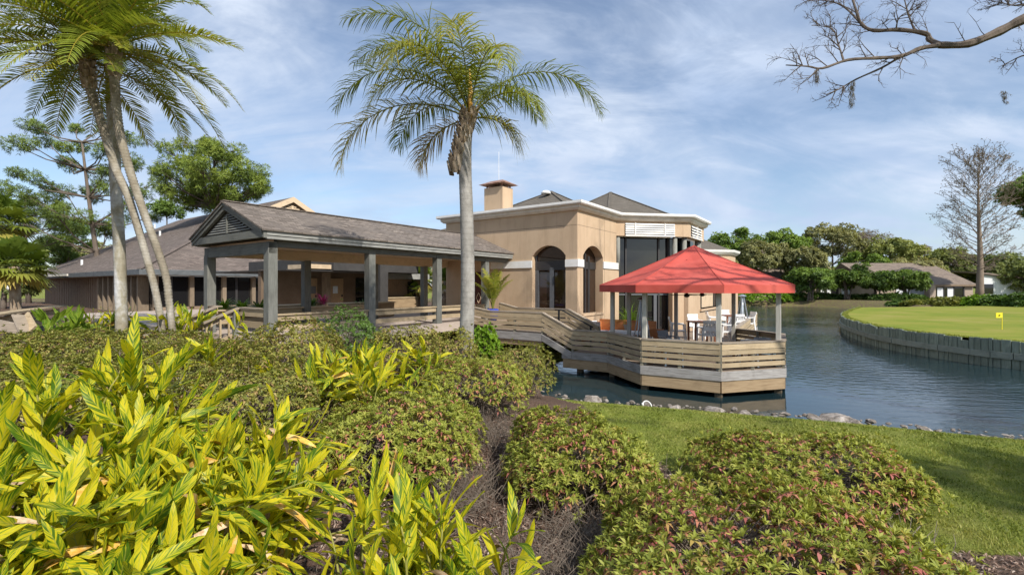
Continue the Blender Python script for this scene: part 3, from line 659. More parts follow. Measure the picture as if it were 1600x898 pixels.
# lower tan piers and walls right of the bay
part('pier', fbox(fC, CB, CB + 0.35, WZ0, 0.9, 0.0, 0.6), M['tan'], ch)
part('pier', fbox(fD, 3.25, LD - 0.3, WZ0, 0.3, -0.02, 0.45), M['tan'], ch)
part('wall', fbox(fE, D1[1] - 0.15, 29.0, WZ0, 0.3, -0.02, 0.3), M['tan'], ch)
part('ledge', fbox(fE, D1[1] - 0.2, EB, 0.3, 0.36, -0.1, 0.62), M['tan'], ch)
fG = lambda u, z, d: (-8.1 - d, u, z)
part('wall', wall_mesh(fG, 29.0, 46.5, WZ0, 0.55, [(33.2, 39.6, -1.55, 0.25, 0)], 0.4), M['tan'], ch)
w2 = part('window', fbox(fG, 33.2, 39.6, -1.55, 0.3, 0.3, 0.36), M['glass'], ch)
part('blind', fbox(fG, 34.4, 38.0, -1.5, 0.28, 0.26, 0.295), M['cream_beam'], w2)
for u in (33.3, 34.3, 38.1, 39.5): part('frame', fbox(fG, u - 0.06, u + 0.06, -1.55, 0.3, 0.2, 0.3), M['mull'], w2)
part('sill', fbox(fG, 33.0, 39.8, -1.68, -1.55, -0.12, 0.3), M['tan'], w2)
part('flat_roof', MB().box(-14, -8.0, 29, 46.5, 0.552, 0.7), M['trim'], ch)
# cornice and roofs
path = [(A0, 25.0), (A0, BW), (A1, BW), (A1, CB), D1, (D1[0], EB), (D1[0] - 3, EB + 3)]
part('cornice', MB().sweep(path, [(-0.3, ZC0 - 0.002), (0.10, ZC0 - 0.002), (0.22, ZC0 + 0.10), (0.22, ZC0 + 0.22), (-0.3, ZC0 + 0.22)]), M['trim'], ch)
part('cornice_top', MB().sweep(path, [(-0.3, ZC0 + 0.222), (0.36, ZC0 + 0.222), (0.40, ZC0 + 0.27), (0.40, ZC1), (-0.3, ZC1)]), M['white'], ch)
part('roof_deck', MB().prism([(A0 + .2, BW + .2), (A1 - .2, BW + .2), (A1 - .2, CB + .15), (D1[0] - .2, D1[1] + .1), (D1[0] - .2, EB - .1), (-12, 36), (-24, 36), (-24, 25), (A0 + .2, 25)], 3.45, 3.74), M['trim'], ch)
def hip(c, ap, n, z0, z1, rot=0.0, over=0.0):
    m = MB(); R = ap / math.cos(math.pi / n)
    ring = [(c[0] + R * math.cos(rot + 2 * math.pi * k / n), c[1] + R * math.sin(rot + 2 * math.pi * k / n), z0) for k in range(n)]
    for k in range(n): m.face([ring[k], ring[(k + 1) % n], (c[0], c[1], z1)])
    return m, ring
oc, ring = hip((-12.65, 28.8), 5.15, 8, 3.72, 6.12, math.pi / 8); rf = part('roof', oc, M['shingle_c'], ch)
for k in range(8):
    m = MB().bar(Vector(ring[k]) + Vector((0, 0, 0.02)), (-12.65, 28.8, 6.14), 0.2, 0.03); part('hip_cap', m, M['shingle_c'], rf)
p1, ring = hip((-15.9, 26.7), 4.6, 4, 3.70, 6.22, math.pi / 4); rf = part('roof', p1, M['shingle_c'], ch)
for k in range(4): part('hip_cap', MB().bar(Vector(ring[k]) + Vector((0, 0, 0.02)), (-15.9, 26.7, 6.24), 0.2, 0.03), M['shingle_c'], rf)
q = pw(853, 300, 30.2); qa = AB(q.x, q.y)
part('skylight', MB().lathe((qa[0], qa[1], q.z - 0.12), [(0.32, 0), (0.3, 0.1), (0.2, 0.19), (0.05, 0.22)], 14), M['white'], ch, True)
q = pw(780, 330, 25.6); qa = AB(q.x, q.y); ca, cb = qa
cm = part('chimney', MB().box(ca - 0.72, ca + 0.52, cb - 0.4, cb + 0.55, 3.3, 5.32), M['tan'], ch)
for (u, v) in ((-0.6, -0.3), (0.4, -0.3), (-0.6, 0.45), (0.4, 0.45)): part('cap_leg', MB().box(ca + u - 0.03, ca + u + 0.03, cb + v - 0.03, cb + v + 0.03, 5.32, 5.52), M['rust'], cm)
m = MB(); e = 0.22; m.hexa([(ca - 0.72 - e, cb - 0.4 - e, 5.5), (ca + 0.52 + e, cb - 0.4 - e, 5.5), (ca + 0.52 + e, cb + 0.55 + e, 5.5), (ca - 0.72 - e, cb + 0.55 + e, 5.5),
                          (ca - 0.5, cb - 0.1, 5.74), (ca + 0.3, cb - 0.1, 5.74), (ca + 0.3, cb + 0.25, 5.74), (ca - 0.5, cb + 0.25, 5.74)]); part('cap_hood', m, M['rust'], cm)
part('antenna', MB().tube([(ca - 0.1, cb + 0.1, 5.6), (ca - 0.1, cb + 0.1, 7.35)], 0.014, 5), M['resin'], ch)
# rear wing sliver left of the cornice, far wing right
part('rear_wing', MB().box(-25.2, -19, 25, 33, WZ0, 3.75), M['tan'], ch)
part('rear_fascia', MB().box(-25.5, -18.9, 24.7, 33.2, 3.752, 4.0), M['white'], ch)
m, _ = hip((-21.0, 29.5), 4.5, 4, 4.0, 5.7, math.pi / 4); part('roof', m, M['shingle_c'], ch)
wg = thing('far_wing', 'far wing of the tan clubhouse with white cornice and louvers beyond the canopy', 'building', (-10.2, 42.6, WZ0), ab=True)
W0 = (-10.9, 42.0); W1 = (-8.4, 44.5)
fW = lambda u, z, d: (W0[0] + r2 * u - r2 * d, W0[1] + r2 * u + r2 * d, z); LW = (W1[0] - W0[0]) / r2
part('wall', MB().prism([(-16, 42.0), W0, W1, (-8.4, 47), (-16, 50)], WZ0, 2.75), M['tan'], wg)
pth = [(-16, 42.0), W0, W1, (-8.4, 47), (-11, 50)]
part('cornice', MB().sweep(pth, [(-0.3, 2.752), (0.10, 2.752), (0.35, 2.95), (0.40, 3.15), (-0.3, 3.15)]), M['white'], wg)
lf = part('louvre', fbox(fW, 0.4, LW - 0.9, 1.95, 2.65, -0.05, -0.01), M['mull_grey'], wg)
for k in range(5): part('slat', fbox(fW, 0.4, LW - 0.9, 2.0 + k * 0.13, 2.07 + k * 0.13, -0.1, -0.055), M['white'], lf)
part('window', fbox(fW, 0.2, LW - 0.2, 0.0, 1.8, -0.03, -0.008), M['glass'], wg)
part('window', MB().box(-8.395, -8.37, 44.8, 46.6, 0.0, 1.8), M['glass'], wg)
m, _ = hip((-12.6, 46.6), 4.3, 8, 3.1, 5.1, math.pi / 8); part('roof', m, M['shingle_c'], wg)
# ------------------------------------------------------------------ timber deck over the water
DZ = -2.5; RTD = -1.66; LZ = -1.88; RTL = -1.04
OC = (-4.5, 17.52)
def octp(R, k): t = math.radians(-106.5 + 45 * k); return (OC[0] + R * math.cos(t), OC[1] + R * math.sin(t))
OP = [octp(3.0, k) for k in (-1, 0, 1, 2, 3, 4)]       # left, front-left, front, right ... back right
END = (-4.65, 32.6)
dk = thing('timber_deck', 'timber deck standing on posts over the pond with bleached skirt boards', 'deck', (OC[0], OC[1], -3.4), ab=True)
outl = [(-8.6, 16.06)] + OP + [END, (-8.1, 32.6), (-8.1, 30), (-7.2, 29), (-7.2, 26.87), (-10.12, 23.9), (-10.12, 19.42), (-8.6, 19.42)]
part('deck_floor', MB().prism(outl, DZ - 0.12, DZ), M['deck'], dk)
def inset(p, q, o):
    d = (Vector(q) - Vector(p)).normalized(); n = Vector((d.y, -d.x)); return (p[0] + n.x * o, p[1] + n.y * o), (q[0] + n.x * o, q[1] + n.y * o)
chain = [(-9.0, 16.06)] + OP + [END]
for i, (p, q) in enumerate(zip(chain[:-1], chain[1:])):
    a, b = inset(p, q, 0.055); d = (Vector(b) - Vector(a)).normalized() * 0.035
    part('skirt_board', MB().board((a[0] - d.x, a[1] - d.y, DZ - 0.02), (b[0] + d.x, b[1] + d.y, DZ - 0.02), 0.27, 0.06), M['grey_wood'], dk)
    a, b = inset(p, q, 0.035)
    part('skirt_board', MB().board((a[0], a[1], DZ - 0.295), (b[0], b[1], DZ - 0.295), 0.35, 0.05), M['skirt'], dk)
for p in [(-8.4, 16.3)] + [octp(2.85, k) for k in range(-1, 5)] + [(-4.9, 24), (-5.2, 28), (-4.9, 32)]:
    part('pile', MB().box(p[0] - 0.1, p[0] + 0.1, p[1] - 0.1, p[1] + 0.1, -4.3, -2.62), M['pile'], dk)
part('landing', MB().box(-12.7, -9.95, 16.06, 18.3, LZ - 0.12, LZ), M['deck'], dk)
part('landing', MB().box(-13.95, -13.25, 16.06, 18.3, FLW - 0.14, FLW - 0.002), M['deck'], dk)
part('landing', MB().box(-14.5, -9.0, 18.3, 19.38, FLW - 0.30, FLW - 0.004), M['terrace'], dk)
for k, a in enumerate((-13.25, -12.97)): part('step', MB().box(a, a + 0.30, 16.1, 18.3, FLW - 0.15 * (k + 1) + 0.0 - 0.05, FLW - 0.15 * (k + 1) + (0.004 if k else 0)), M['deck'], dk)
for k in range(3): part('step', MB().box(-9.95 + 0.42 * k, -9.95 + 0.42 * (k + 1) + 0.03, 16.1, 18.3, LZ - 0.155 * (k + 1) - 0.05, LZ - 0.155 * (k + 1)), M['deck'], dk)
part('skirt_board', MB().board((-12.75, 15.99, LZ - 0.02), (-9.95, 15.99, LZ - 0.02), 0.30, 0.06), M['grey_wood'], dk)
part('stringer', MB().board((-9.92, 15.98, LZ - 0.05), (-8.62, 15.98, DZ - 0.02), 0.26, 0.06), M['grey_wood'], dk)
part('skirt_board', MB().board((-12.75, 16.04, LZ - 0.325), (-10.0, 16.04, LZ - 0.325), 0.22, 0.05), M['skirt'], dk)

def rail_run(r, p, q, zp, zq, post0=True, post1=False, nb=4, h=0.80, side=1, mat='rail'):
    """cap, boards and posts from p to q (building frame), top at zp/zq"""
    P = Vector((p[0], p[1], zp)); Q = Vector((q[0], q[1], zq)); d = (Q - P); d2 = Vector((d.x, d.y, 0)).normalized(); n = Vector((d2.y, -d2.x, 0)) * side
    lift = Vector((0, 0, -0.022))
    part('cap_board', MB().bar(P + lift, Q + lift, 0.17, 0.044), M['cap'], r)
    bh_ = (h - 0.05) / nb
    for k in range(nb):
        t = 0.055 + k * bh_ ; hh = bh_ - (0.058 if k else 0.02); e = random.uniform(-0.004, 0.004)
        part('rail_board', MB().board(P + n * 0.05 - Vector((0, 0, t + e)), Q + n * 0.05 - Vector((0, 0, t + e)), hh, 0.035), M[mat], r)
    L = d.length; m = max(1, round(L / 1.5))
    for k in range(m + 1):
        if (k == 0 and not post0) or (k == m and not post1): continue
        c = P.lerp(Q, k / m)
        part('rail_post', MB().box(c.x - 0.045, c.x + 0.045, c.y - 0.045, c.y + 0.045, c.z - h - 0.06, c.z - 0.05), M['rail_post'], r)
dr_ = thing('deck_railing', 'tan horizontal board railing around the octagonal deck edge', 'railing', (OP[1][0], OP[1][1], DZ), ab=True)
for p, q in zip([(-8.6, 16.06)] + OP[:-1], OP): rail_run(dr_, p, q, RTD, RTD, True, False, mat='rail')
rb = thing('deck_railing', 'tan board railing running back along the water side of the deck', 'railing', (OP[-1][0], OP[-1][1], DZ), ab=True)
rail_run(rb, OP[-1], END, RTD, RTD, True, True)
lr = thing('stair_railing', 'front board railing of the stair landing, sloping down to the deck', 'railing', (-12.7, 16.06, LZ), ab=True)
rail_run(lr, (-14.0, 16.06), (-12.7, 16.06), RT - 0.0, RTL, True, False)
rail_run(lr, (-12.7, 16.06), (-9.95, 16.06), RTL, RTL)
rail_run(lr, (-9.95, 16.06), (-8.6, 16.06), RTL, RTD, True, False)
lr2 = thing('stair_railing', 'rear board railing of the stair landing against the tan wall', 'railing', (-12.7, 18.2, LZ), ab=True)
rail_run(lr2, (-13.7, 18.2), (-12.7, 18.2), RT + 0.07, RTL + 0.05, True, False, side=1)
rail_run(lr2, (-12.7, 18.2), (-9.95, 18.2), RTL + 0.05, RTL + 0.05)
rail_run(lr2, (-9.95, 18.2), (-8.5, 18.2), RTL + 0.05, RTD, True, True)
hr = thing('stair_handrail', 'thin dark metal handrail on the deck stair', 'handrail', (-9.9, 17.3, LZ), ab=True)
part('tube', MB().tube([(-10.3, 17.6, RTL + 0.02), (-9.95, 17.6, RTL + 0.02), (-8.5, 17.6, RTD - 0.02)], 0.03, 8), M['metal'], hr, True)
for a, z in ((-10.1, RTL), (-8.6, RTD + 0.02)): part('leg', MB().box(a - 0.03, a + 0.03, 17.57, 17.63, z - 0.85, z), M['metal'], hr)

# ------------------------------------------------------------------ red canopy
def m_canvas():
    m, nt, b = base_mat('red_canvas'); pos = texco(nt, 'pos'); n = noise(nt, pos, 1.2, 5, 0.6)
    nt.links.new(ramp(nt, n, [(0.47, 0.075, 0.055), (0.545, 0.108, 0.082)], [0.35, 0.65]), b.inputs['Base Color']); b.inputs['Roughness'].default_value = 0.75
    b.inputs['Specular IOR Level'].default_value = 0.25; bump(nt, b, noise(nt, pos, 2.0, 3), 0.12, 0.05); return m
M['canvas'] = m_canvas(); M['canvas_dark'] = m_noise('red_valance', [(0.44, 0.05, 0.038), (0.50, 0.062, 0.048)], 1.5, 0.8, bmp=0.1)
cy = thing('canopy_pavilion', 'octagonal red canvas canopy on whitewashed posts over the deck', 'canopy', (OC[0], OC[1], DZ), ab=True)
ZV0, ZV1, ZPK = -0.215, 0.03, 1.45; CR = 3.33
for k in range(8):
    t = octp(CR, k); u = octp(CR, k + 1); m = MB(); n = 8
    def pt(i, j):            # i rings from apex, j across
        f = i / n; g = j / max(i, 1)
        x = OC[0] + f * (t[0] + (u[0] - t[0]) * g - OC[0]); y = OC[1] + f * (t[1] + (u[1] - t[1]) * g - OC[1])
        sag = 0.15 * f * (1 - f) * 4 * (0.35 + 0.65 * 4 * g * (1 - g)) * 0.6
        return (x, y, ZPK + (ZV1 - ZPK) * f - sag)
    for i in range(n):
        for j in range(i + 1):
            m.face([pt(i, j), pt(i + 1, j), pt(i + 1, j + 1)])
            if j < i: m.face([pt(i, j), pt(i + 1, j + 1), pt(i, j + 1)])
    part('canopy_panel', m, M['canvas'], cy, True)
    part('seam', MB().tube([Vector(pt(i, 0)) + Vector((0, 0, 0.006)) for i in range(n + 1)], 0.012, 4), M['canvas'], cy)
    part('valance', MB().board((t[0], t[1], ZV1 + 0.01), (u[0], u[1], ZV1 + 0.01), ZV1 - ZV0, 0.012), M['canvas'], cy)
    p = octp(2.86, k); q = octp(2.86, k + 1)
    part('post', MB().box(p[0] - 0.065, p[0] + 0.065, p[1] - 0.065, p[1] + 0.065, DZ, ZV1 - 0.06), M['canopy_post'], cy)
    part('eave_beam', MB().bar((p[0], p[1], -0.08), (q[0], q[1], -0.08), 0.06, 0.12), M['metal'], cy)
    part('rafter', MB().bar((p[0], p[1], -0.05), (OC[0], OC[1], ZPK - 0.2), 0.05, 0.07), M['metal'], cy)
def fan(name, a, b, label):
    f = thing(name, label, 'fan', (a, b, 0.0), ab=True, group='ceiling fans under the red canopy')
    part('rod', MB().tube([(a, b, -0.25), (a, b, 0.9)], 0.02, 6), M['metal'], f)
    part('motor', MB().lathe((a, b, -0.38), [(0.04, 0), (0.09, 0.03), (0.10, 0.08), (0.04, 0.14)], 12), M['metal'], f, True)
    for k in range(5):
        t = 2 * math.pi * k / 5 + 0.4; d = Vector((math.cos(t), math.sin(t), 0))
        part('blade', MB().bar(Vector((a, b, -0.30)) + d * 0.14, Vector((a, b, -0.30)) + d * 0.62, 0.13, 0.012), M['metal'], f)
fan('ceiling_fan', *AB(*( (1073 - 800) / F * 16.0, 16.0)), 'left of two dark ceiling fans under the red canopy')
fan('ceiling_fan', *AB(*( (1097 - 800) / F * 17.4, 17.4)), 'right of two dark ceiling fans under the red canopy')

# ------------------------------------------------------------------ deck furniture
def copy_tree(o):
    c = o.copy(); COL.objects.link(c); ORI[c.name] = ORI[o.name]
    for ch_ in list(o.children): d = ch_.copy(); COL.objects.link(d); d.parent = c
    return c
def chair(kind):
    t = thing('resin_chair' if kind == 'white' else 'sling_chair', None, 'chair', (0, 0, 0)); mt = M['resin'] if kind == 'white' else M['sling']; fm = M['resin'] if kind == 'white' else M['steel']
    m = MB(); m.box(-0.24, 0.24, -0.24, 0.24, 0.40, 0.44); part('seat', m, mt, t)
    bk = MB()
    if kind == 'white':
        for k in range(5): x = -0.2 + 0.1 * k; bk.hexa([(x - 0.035, 0.22, 0.46), (x + 0.035, 0.22, 0.46), (x + 0.035, 0.245, 0.46), (x - 0.035, 0.245, 0.46), (x - 0.035, 0.34, 0.80), (x + 0.035, 0.34, 0.80), (x + 0.035, 0.365, 0.80), (x - 0.035, 0.365, 0.80)])
        bk.bar((-0.25, 0.36, 0.83), (0.25, 0.36, 0.83), 0.03, 0.09); bk.bar((-0.25, 0.23, 0.47), (0.25, 0.23, 0.47), 0.03, 0.06); bk.bar((-0.24, 0.30, 0.64), (0.24, 0.30, 0.64), 0.03, 0.16)
    else: bk.hexa([(-0.24, 0.22, 0.44), (0.24, 0.22, 0.44), (0.24, 0.24, 0.44), (-0.24, 0.24, 0.44), (-0.24, 0.38, 0.86), (0.24, 0.38, 0.86), (0.24, 0.40, 0.86), (-0.24, 0.40, 0.86)])
    part('backrest', bk, mt, t)
    for s in (-1, 1):
        part('armrest', MB().bar((s * 0.27, -0.24, 0.64), (s * 0.27, 0.29, 0.66), 0.06, 0.03), fm, t)
        part('leg', MB().bar((s * 0.25, -0.22, 0.64), (s * 0.27, -0.27, 0), 0.045, 0.05, (0, 1, 0)), fm, t)
        part('leg', MB().bar((s * 0.24, 0.24, 0.64), (s * 0.26, 0.33, 0), 0.045, 0.05, (0, 1, 0)), fm, t)
    return t
def place(o, px, d, rz, label, group):
    o.location = ((px - 800) / F * d, d, DZ + CZ); o.rotation_euler = (0, 0, rz); setp(o, label, 'chair', group)
    if group == GW: o.scale = (1.08, 1.08, 1.32)
wc = chair('white'); gc = chair('grey'); GW = 'white resin chairs on the deck'; GS = 'grey sling chairs on the deck'
spots = [(1060, 20.6, 1.35, 'white resin chair left of the front dining table, seen from its side'), (1104, 18.8, 3.1, 'white resin chair at the front dining table with its back to the water'),
         (1088, 22.4, 0.1, 'white resin chair behind the front dining table'), (1133, 20.2, -1.5, 'white resin chair right of the front dining table'),
         (1116, 25.0, 1.4, 'white resin chair left of the rear dining table near the wall'), (1150, 23.0, 3.0, 'white resin chair in front of the rear dining table'),
         (1166, 24.8, -1.5, 'white resin chair right of the rear dining table beside the heater'), (1138, 26.6, 0.1, 'white resin chair behind the rear dining table')]
for i, (px, d, rz, lb) in enumerate(spots): place(wc if i == 0 else copy_tree(wc), px, d, rz, lb, GW)
gsp = [(1022, 15.6, 2.2, 'grey sling chair left of the low table near the benches'), (1046, 17.2, 0.4, 'grey sling chair behind the low brown table'), (1052, 15.0, 2.9, 'grey sling chair in front of the low brown table'),
       (1168, 14.9, 2.8, 'grey sling chair near the right front deck corner'), (1192, 15.4, 2.6, 'grey sling chair at the right end of the deck')]
for i, (px, d, rz, lb) in enumerate(gsp): place(gc if i == 0 else copy_tree(gc), px, d, rz, lb, GS)
def table(px, d, s, h, label, rz=0.3):
    x = (px - 800) / F * d; t = thing('dining_table', label, 'table', (x, d, DZ), group='wooden tables on the deck'); z = DZ
    part('table_top', MB().box(x - s, x + s, d - s, d + s, z + h - 0.05, z + h), M['table_wood'], t)
    for sx in (-1, 1):
        for sy in (-1, 1): part('leg', MB().box(x + sx * s * 0.85 - 0.035, x + sx * s * 0.85 + 0.035, d + sy * s * 0.85 - 0.035, d + sy * s * 0.85 + 0.035, z, z + h - 0.05), M['table_wood'], t)
table(1096, 20.4, 0.48, 0.98, 'brown wooden table among the front white chairs')
table(1143, 24.8, 0.48, 0.98, 'brown wooden table among the rear white chairs')
table(1050, 16.0, 0.30, 0.55, 'low brown table between the grey sling chairs')
table(1165, 15.9, 0.32, 0.60, 'brown table at the right end of the deck')
# benches with orange slats
def bench(org, label, boxes, cush):
    t = thing('slatted_bench', label, 'bench', org, ab=True)
    for (x0, x1, y0, y1, z0, z1) in boxes:
        n = max(1, round((z1 - z0) / 0.12))
        for k in range(n): part('slat', MB().box(x0, x1, y0, y1, z0 + k * (z1 - z0) / n + 0.006, z0 + (k + 1) * (z1 - z0) / n), M['orange_wood'], t)
    for (x0, x1, y0, y1, z0, z1) in cush: part('cushion', MB().box(x0, x1, y0, y1, z0, z1), M['cushion'], t)
    return t
bench((-8.6, 18.9, DZ), 'orange slatted corner bench with white seat cushion beside the stair', [(-9.6, -6.9, 20.6, 20.68, DZ, DZ + 0.95), (-9.6, -9.5, 18.7, 20.6, DZ, DZ + 0.85), (-9.5, -8.9, 18.7, 20.0, DZ, DZ + 0.36), (-9.5, -6.9, 20.0, 20.58, DZ, DZ + 0.36)],
      [(-9.48, -8.9, 18.7, 20.0, DZ + 0.365, DZ + 0.49), (-8.88, -6.95, 20.0, 20.56, DZ + 0.365, DZ + 0.49)])
bench((-6.6, 18.4, DZ), 'orange slatted end panel bench near the deck doors', [(-6.75, -5.9, 18.5, 18.58, DZ, DZ + 0.80), (-6.7, -5.95, 18.58, 19.1, DZ, DZ + 0.40)], [])
pl = MB(); n_ = 6
x0, y0, z0 = -9.35, 19.3, DZ + 0.51
pl.hexa([(x0, y0, z0), (x0 + 0.05, y0, z0), (x0 + 0.05, y0 + 0.5, z0), (x0, y0 + 0.5, z0), (x0 - 0.12, y0, z0 + 0.42), (x0, y0, z0 + 0.42), (x0, y0 + 0.5, z0 + 0.42), (x0 - 0.12, y0 + 0.5, z0 + 0.42)])
po = solo('throw_pillow', pl, M['cushion'], 'white square pillow leaning on the corner bench', 'pillow', ab=True)
md = po.modifiers.new('soft', 'BEVEL'); md.width = 0.03; md.segments = 2
ft = thing('fire_table', 'low dark fire table topped with pale pebbles by the bench', 'table', (-7.7, 18.6, DZ), ab=True)
part('base', MB().box(-8.2, -7.2, 18.2, 19.0, DZ, DZ + 0.38), M['metal'], ft); part('rim', MB().box(-8.3, -7.1, 18.1, 19.1, DZ + 0.381, DZ + 0.43), M['conc'], ft)
pm = MB()
for i in range(60):
    x, y = random.uniform(-8.1, -7.3), random.uniform(18.3, 18.9); s_ = random.uniform(0.03, 0.06); pm.lathe((x, y, DZ + 0.425), [(s_, 0), (s_ * 0.9, s_ * 0.6), (s_ * 0.3, s_)], 6)
part('pebble', pm, M['cushion'], ft, kind='stuff')
def heater(px, d, label):
    x = (px - 800) / F * d; t = thing('patio_heater', label, 'heater', (x, d, DZ), group='pyramid patio heaters'); z = DZ
    part('base', MB().box(x - 0.25, x + 0.25, d - 0.25, d + 0.25, z, z + 0.5), M['metal'], t)
    part('tube', MB().tube([(x, d, z + 0.5), (x, d, z + 1.9)], 0.06, 10), M['clear'], t, True)
    for sx in (-1, 1):
        for sy in (-1, 1): part('frame_leg', MB().bar((x + sx * 0.24, d + sy * 0.24, z + 0.5), (x + sx * 0.05, d + sy * 0.05, z + 1.95), 0.035, 0.035), M['steel'], t)
        part('guard_panel', MB().bar((x + sx * 0.2, d - 0.2, z + 0.52), (x + sx * 0.04, d - 0.06, z + 1.9), 0.06, 0.01), M['steel'], t)
    part('hood', MB().lathe((x, d, z + 1.95), [(0.16, 0), (0.2, 0.03), (0.05, 0.12)], 12), M['steel'], t)
heater(1003, 18.8, 'tall steel pyramid patio heater beside the left canopy posts'); heater(1160, 24.5, 'tall steel pyramid patio heater by the rear deck railing')

# ------------------------------------------------------------------ low brown building on the left
BA, BB = -35.58, 10.26; FZ0, FZ1 = 0.72, 1.06; SL = 0.53; RB = 24.2; RZ = 8.42
lb = thing('low_building', 'low brown building with a broad hipped shingle roof behind the palms', 'building', (BA, BB, FLW), ab=True)
GA = -42.7; zg = FZ1 + SL * (BA - GA)      # dutch gable
gh = (RZ - zg) / SL
m = MB(); m.face([(-66, BB, FZ1), (BA, BB, FZ1), (GA, RB - gh, zg), (GA, RB, RZ), (-70, RB, RZ)]); part('roof_slope', m, M['shingle_b'], lb)
m = MB(); m.face([(BA, BB, FZ1), (BA, 2 * RB - BB, FZ1), (GA, RB + gh, zg), (GA, RB - gh, zg)]); part('roof_slope', m, M['shingle_b'], lb)
m = MB(); m.face([(BA, 2 * RB - BB, FZ1), (-66, 2 * RB - BB, FZ1), (-70, RB, RZ), (GA, RB, RZ), (GA, RB + gh, zg)]); part('roof_slope', m, M['shingle_b'], lb)
m = MB(); m.face([(GA - 0.3, RB - gh + 0.4, zg + 0.1), (GA - 0.3, RB + gh - 0.4, zg + 0.1), (GA - 0.3, RB, RZ - 0.2)]); gp = part('gable_end', m, M['wall_brown'], lb)
for sg in (-1, 1): part('rake_board', MB().board((GA + 0.02, RB + sg * gh, zg), (GA + 0.02, RB, RZ + 0.02), 0.5, 0.1), M['cream_beam'], lb)
for k in range(9):
    z = zg + 1.6 + k * 0.17; hw = (RZ - 0.75 - z) / SL
    if hw < 0.2: break
    for sg in (-1, 1): part('slat', MB().box(GA - 0.25, GA - 0.2, RB + min(sg * 0.12, sg * hw), RB + max(sg * 0.12, sg * hw), z, z + 0.11), M['cream_beam'], gp)
part('vent_mullion', MB().box(GA - 0.27, GA - 0.15, RB - 0.1, RB + 0.1, zg + 1.5, RZ - 0.8), M['cream_beam'], gp)
part('fascia', MB().sweep([(-66, BB + 12), (-66, BB), (BA, BB), (BA, 2 * RB - BB)], [(-0.06, FZ0), (0.02, FZ0), (0.02, FZ1 - 0.004), (-0.06, FZ1 - 0.004)]), M['dark_fascia'], lb)
part('hip_cap', MB().bar((BA, BB, FZ1 + 0.03), (GA, RB - gh, zg + 0.03), 0.3, 0.04), M['shingle_b'], lb)
part('gutter', MB().box(-66, -52, BB - 0.12, BB - 0.03, FZ0 + 0.12, FZ1 - 0.05), M['trim'], lb)
part('soffit', MB().box(-66, BA - 0.05, BB + 0.05, BB + 1.0, FZ0 - 0.04, FZ0 + 0.02), M['wall_brown'], lb)
part('soffit', MB().box(BA - 1.0, BA - 0.05, BB + 1.0, 37, FZ0 - 0.045, FZ0 + 0.015), M['wall_brown'], lb)
wb_, wa_ = BB + 1.0, BA - 1.0
part('wall', MB().box(-66, -46.5, wb_, wb_ + 0.3, FLW - 0.6, FZ0 - 0.04), M['siding'], lb)
a = -65.9
while a < -46.6:
    part('batten', MB().box(a, a + 0.09, wb_ - 0.035, wb_ - 0.001, FLW - 0.5, FZ0 - 0.045), M['siding'], lb); a += 0.62
part('glass_wall', MB().box(-46.5, wa_ - 0.4, wb_ + 0.1, wb_ + 0.15, FLW, FZ0 - 0.045), M['glass'], lb)
a = -46.4
while a < wa_ - 0.1:
    part('fin', MB().box(a, a + 0.28, wb_ - 0.5, wb_ + 0.08, FLW - 0.4, FZ0 - 0.045), M['fin'], lb); a += 1.22
part('glass_wall', MB().box(wa_ - 0.15, wa_ - 0.1, wb_ + 0.1, 24, FLW + 0.2, FZ0 - 0.05), M['glass'], lb)
part('base_wall', MB().box(wa_ - 0.3, wa_, wb_ - 0.0, 24, FLW - 0.5, FLW + 0.2), M['wall_brown'], lb)
b = wb_
while b < 23:
    part('fin', MB().box(wa_ - 0.09, wa_ + 0.16, b, b + 0.26, FLW + 0.2, FZ0 - 0.05), M['fin'], lb)
    part('mullion', MB().box(wa_ - 0.1, wa_ - 0.02, b + 0.95, b + 1.1, FLW + 0.2, FZ0 - 0.05), M['mull'], lb); b += 2.05
for px, py, d in ((250, 359, 47), (187, 377, 44), (128, 403, 42), (242, 352, 60)):
    q = pw(px, py, d); qa = AB(q.x, q.y); zr = FZ1 + SL * (qa[1] - BB)
    part('vent_pipe', MB().tube([(qa[0], qa[1], zr - 0.1), (qa[0], qa[1], zr + 0.45)], 0.09, 8), M['resin'], lb)
# entry hall between the low building and the clubhouse
eh = thing('entry_hall', 'dark recessed entry hall with grey beams and doors behind the walkway', 'building', (-22, 14.5, FLW), ab=True)
part('wall', MB().box(-24.9, -24.6, 12.2, 22.0, FLW, 0.85), M['shaded_brown'], eh)
part('roof_deck', MB().box(-31, -22.0, 12.1, 21.0, 0.78, 0.825), M['shaded_grey'], eh)
part('roof_block', MB().box(-31, -21.9, 14.6, 17.25, 0.83, 1.52), M['shaded_grey'], eh)
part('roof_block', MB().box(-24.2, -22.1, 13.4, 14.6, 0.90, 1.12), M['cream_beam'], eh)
part('roof_block', MB().box(-29, -21.5, 17.3, 20.2, 0.80, 1.42), M['shaded_grey'], eh)
part('pier', MB().box(-22.2, -21.5, 17.3, 17.85, FLW, 0.80), M['shaded_grey'], eh)
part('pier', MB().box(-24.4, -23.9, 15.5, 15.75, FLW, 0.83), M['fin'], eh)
for b0, b1 in ((14.55, 15.3), (15.95, 17.0)):
    d_ = part('door', MB().box(-24.6, -24.52, b0, b1, FLW, 0.45), M['tan_door'], eh)
    part('sign_plate', MB().box(-24.52, -24.50, b0 + 0.35, b0 + 0.66, -0.42, 0.0), M['mull_grey'] if b0 < 15 else M['clear'], d_)
    part('handle', MB().box(-24.52, -24.44, b1 - 0.14, b1 - 0.08, -0.62, -0.5), M['metal'], d_)
part('glass_wall', MB().box(-24.58, -24.55, 17.9, 19.0, FLW, 0.5), M['glass'], eh)
part('annex', MB().box(-27, -23.6, 19.4, 22.4, FLW, 0.45), M['siding'], eh)
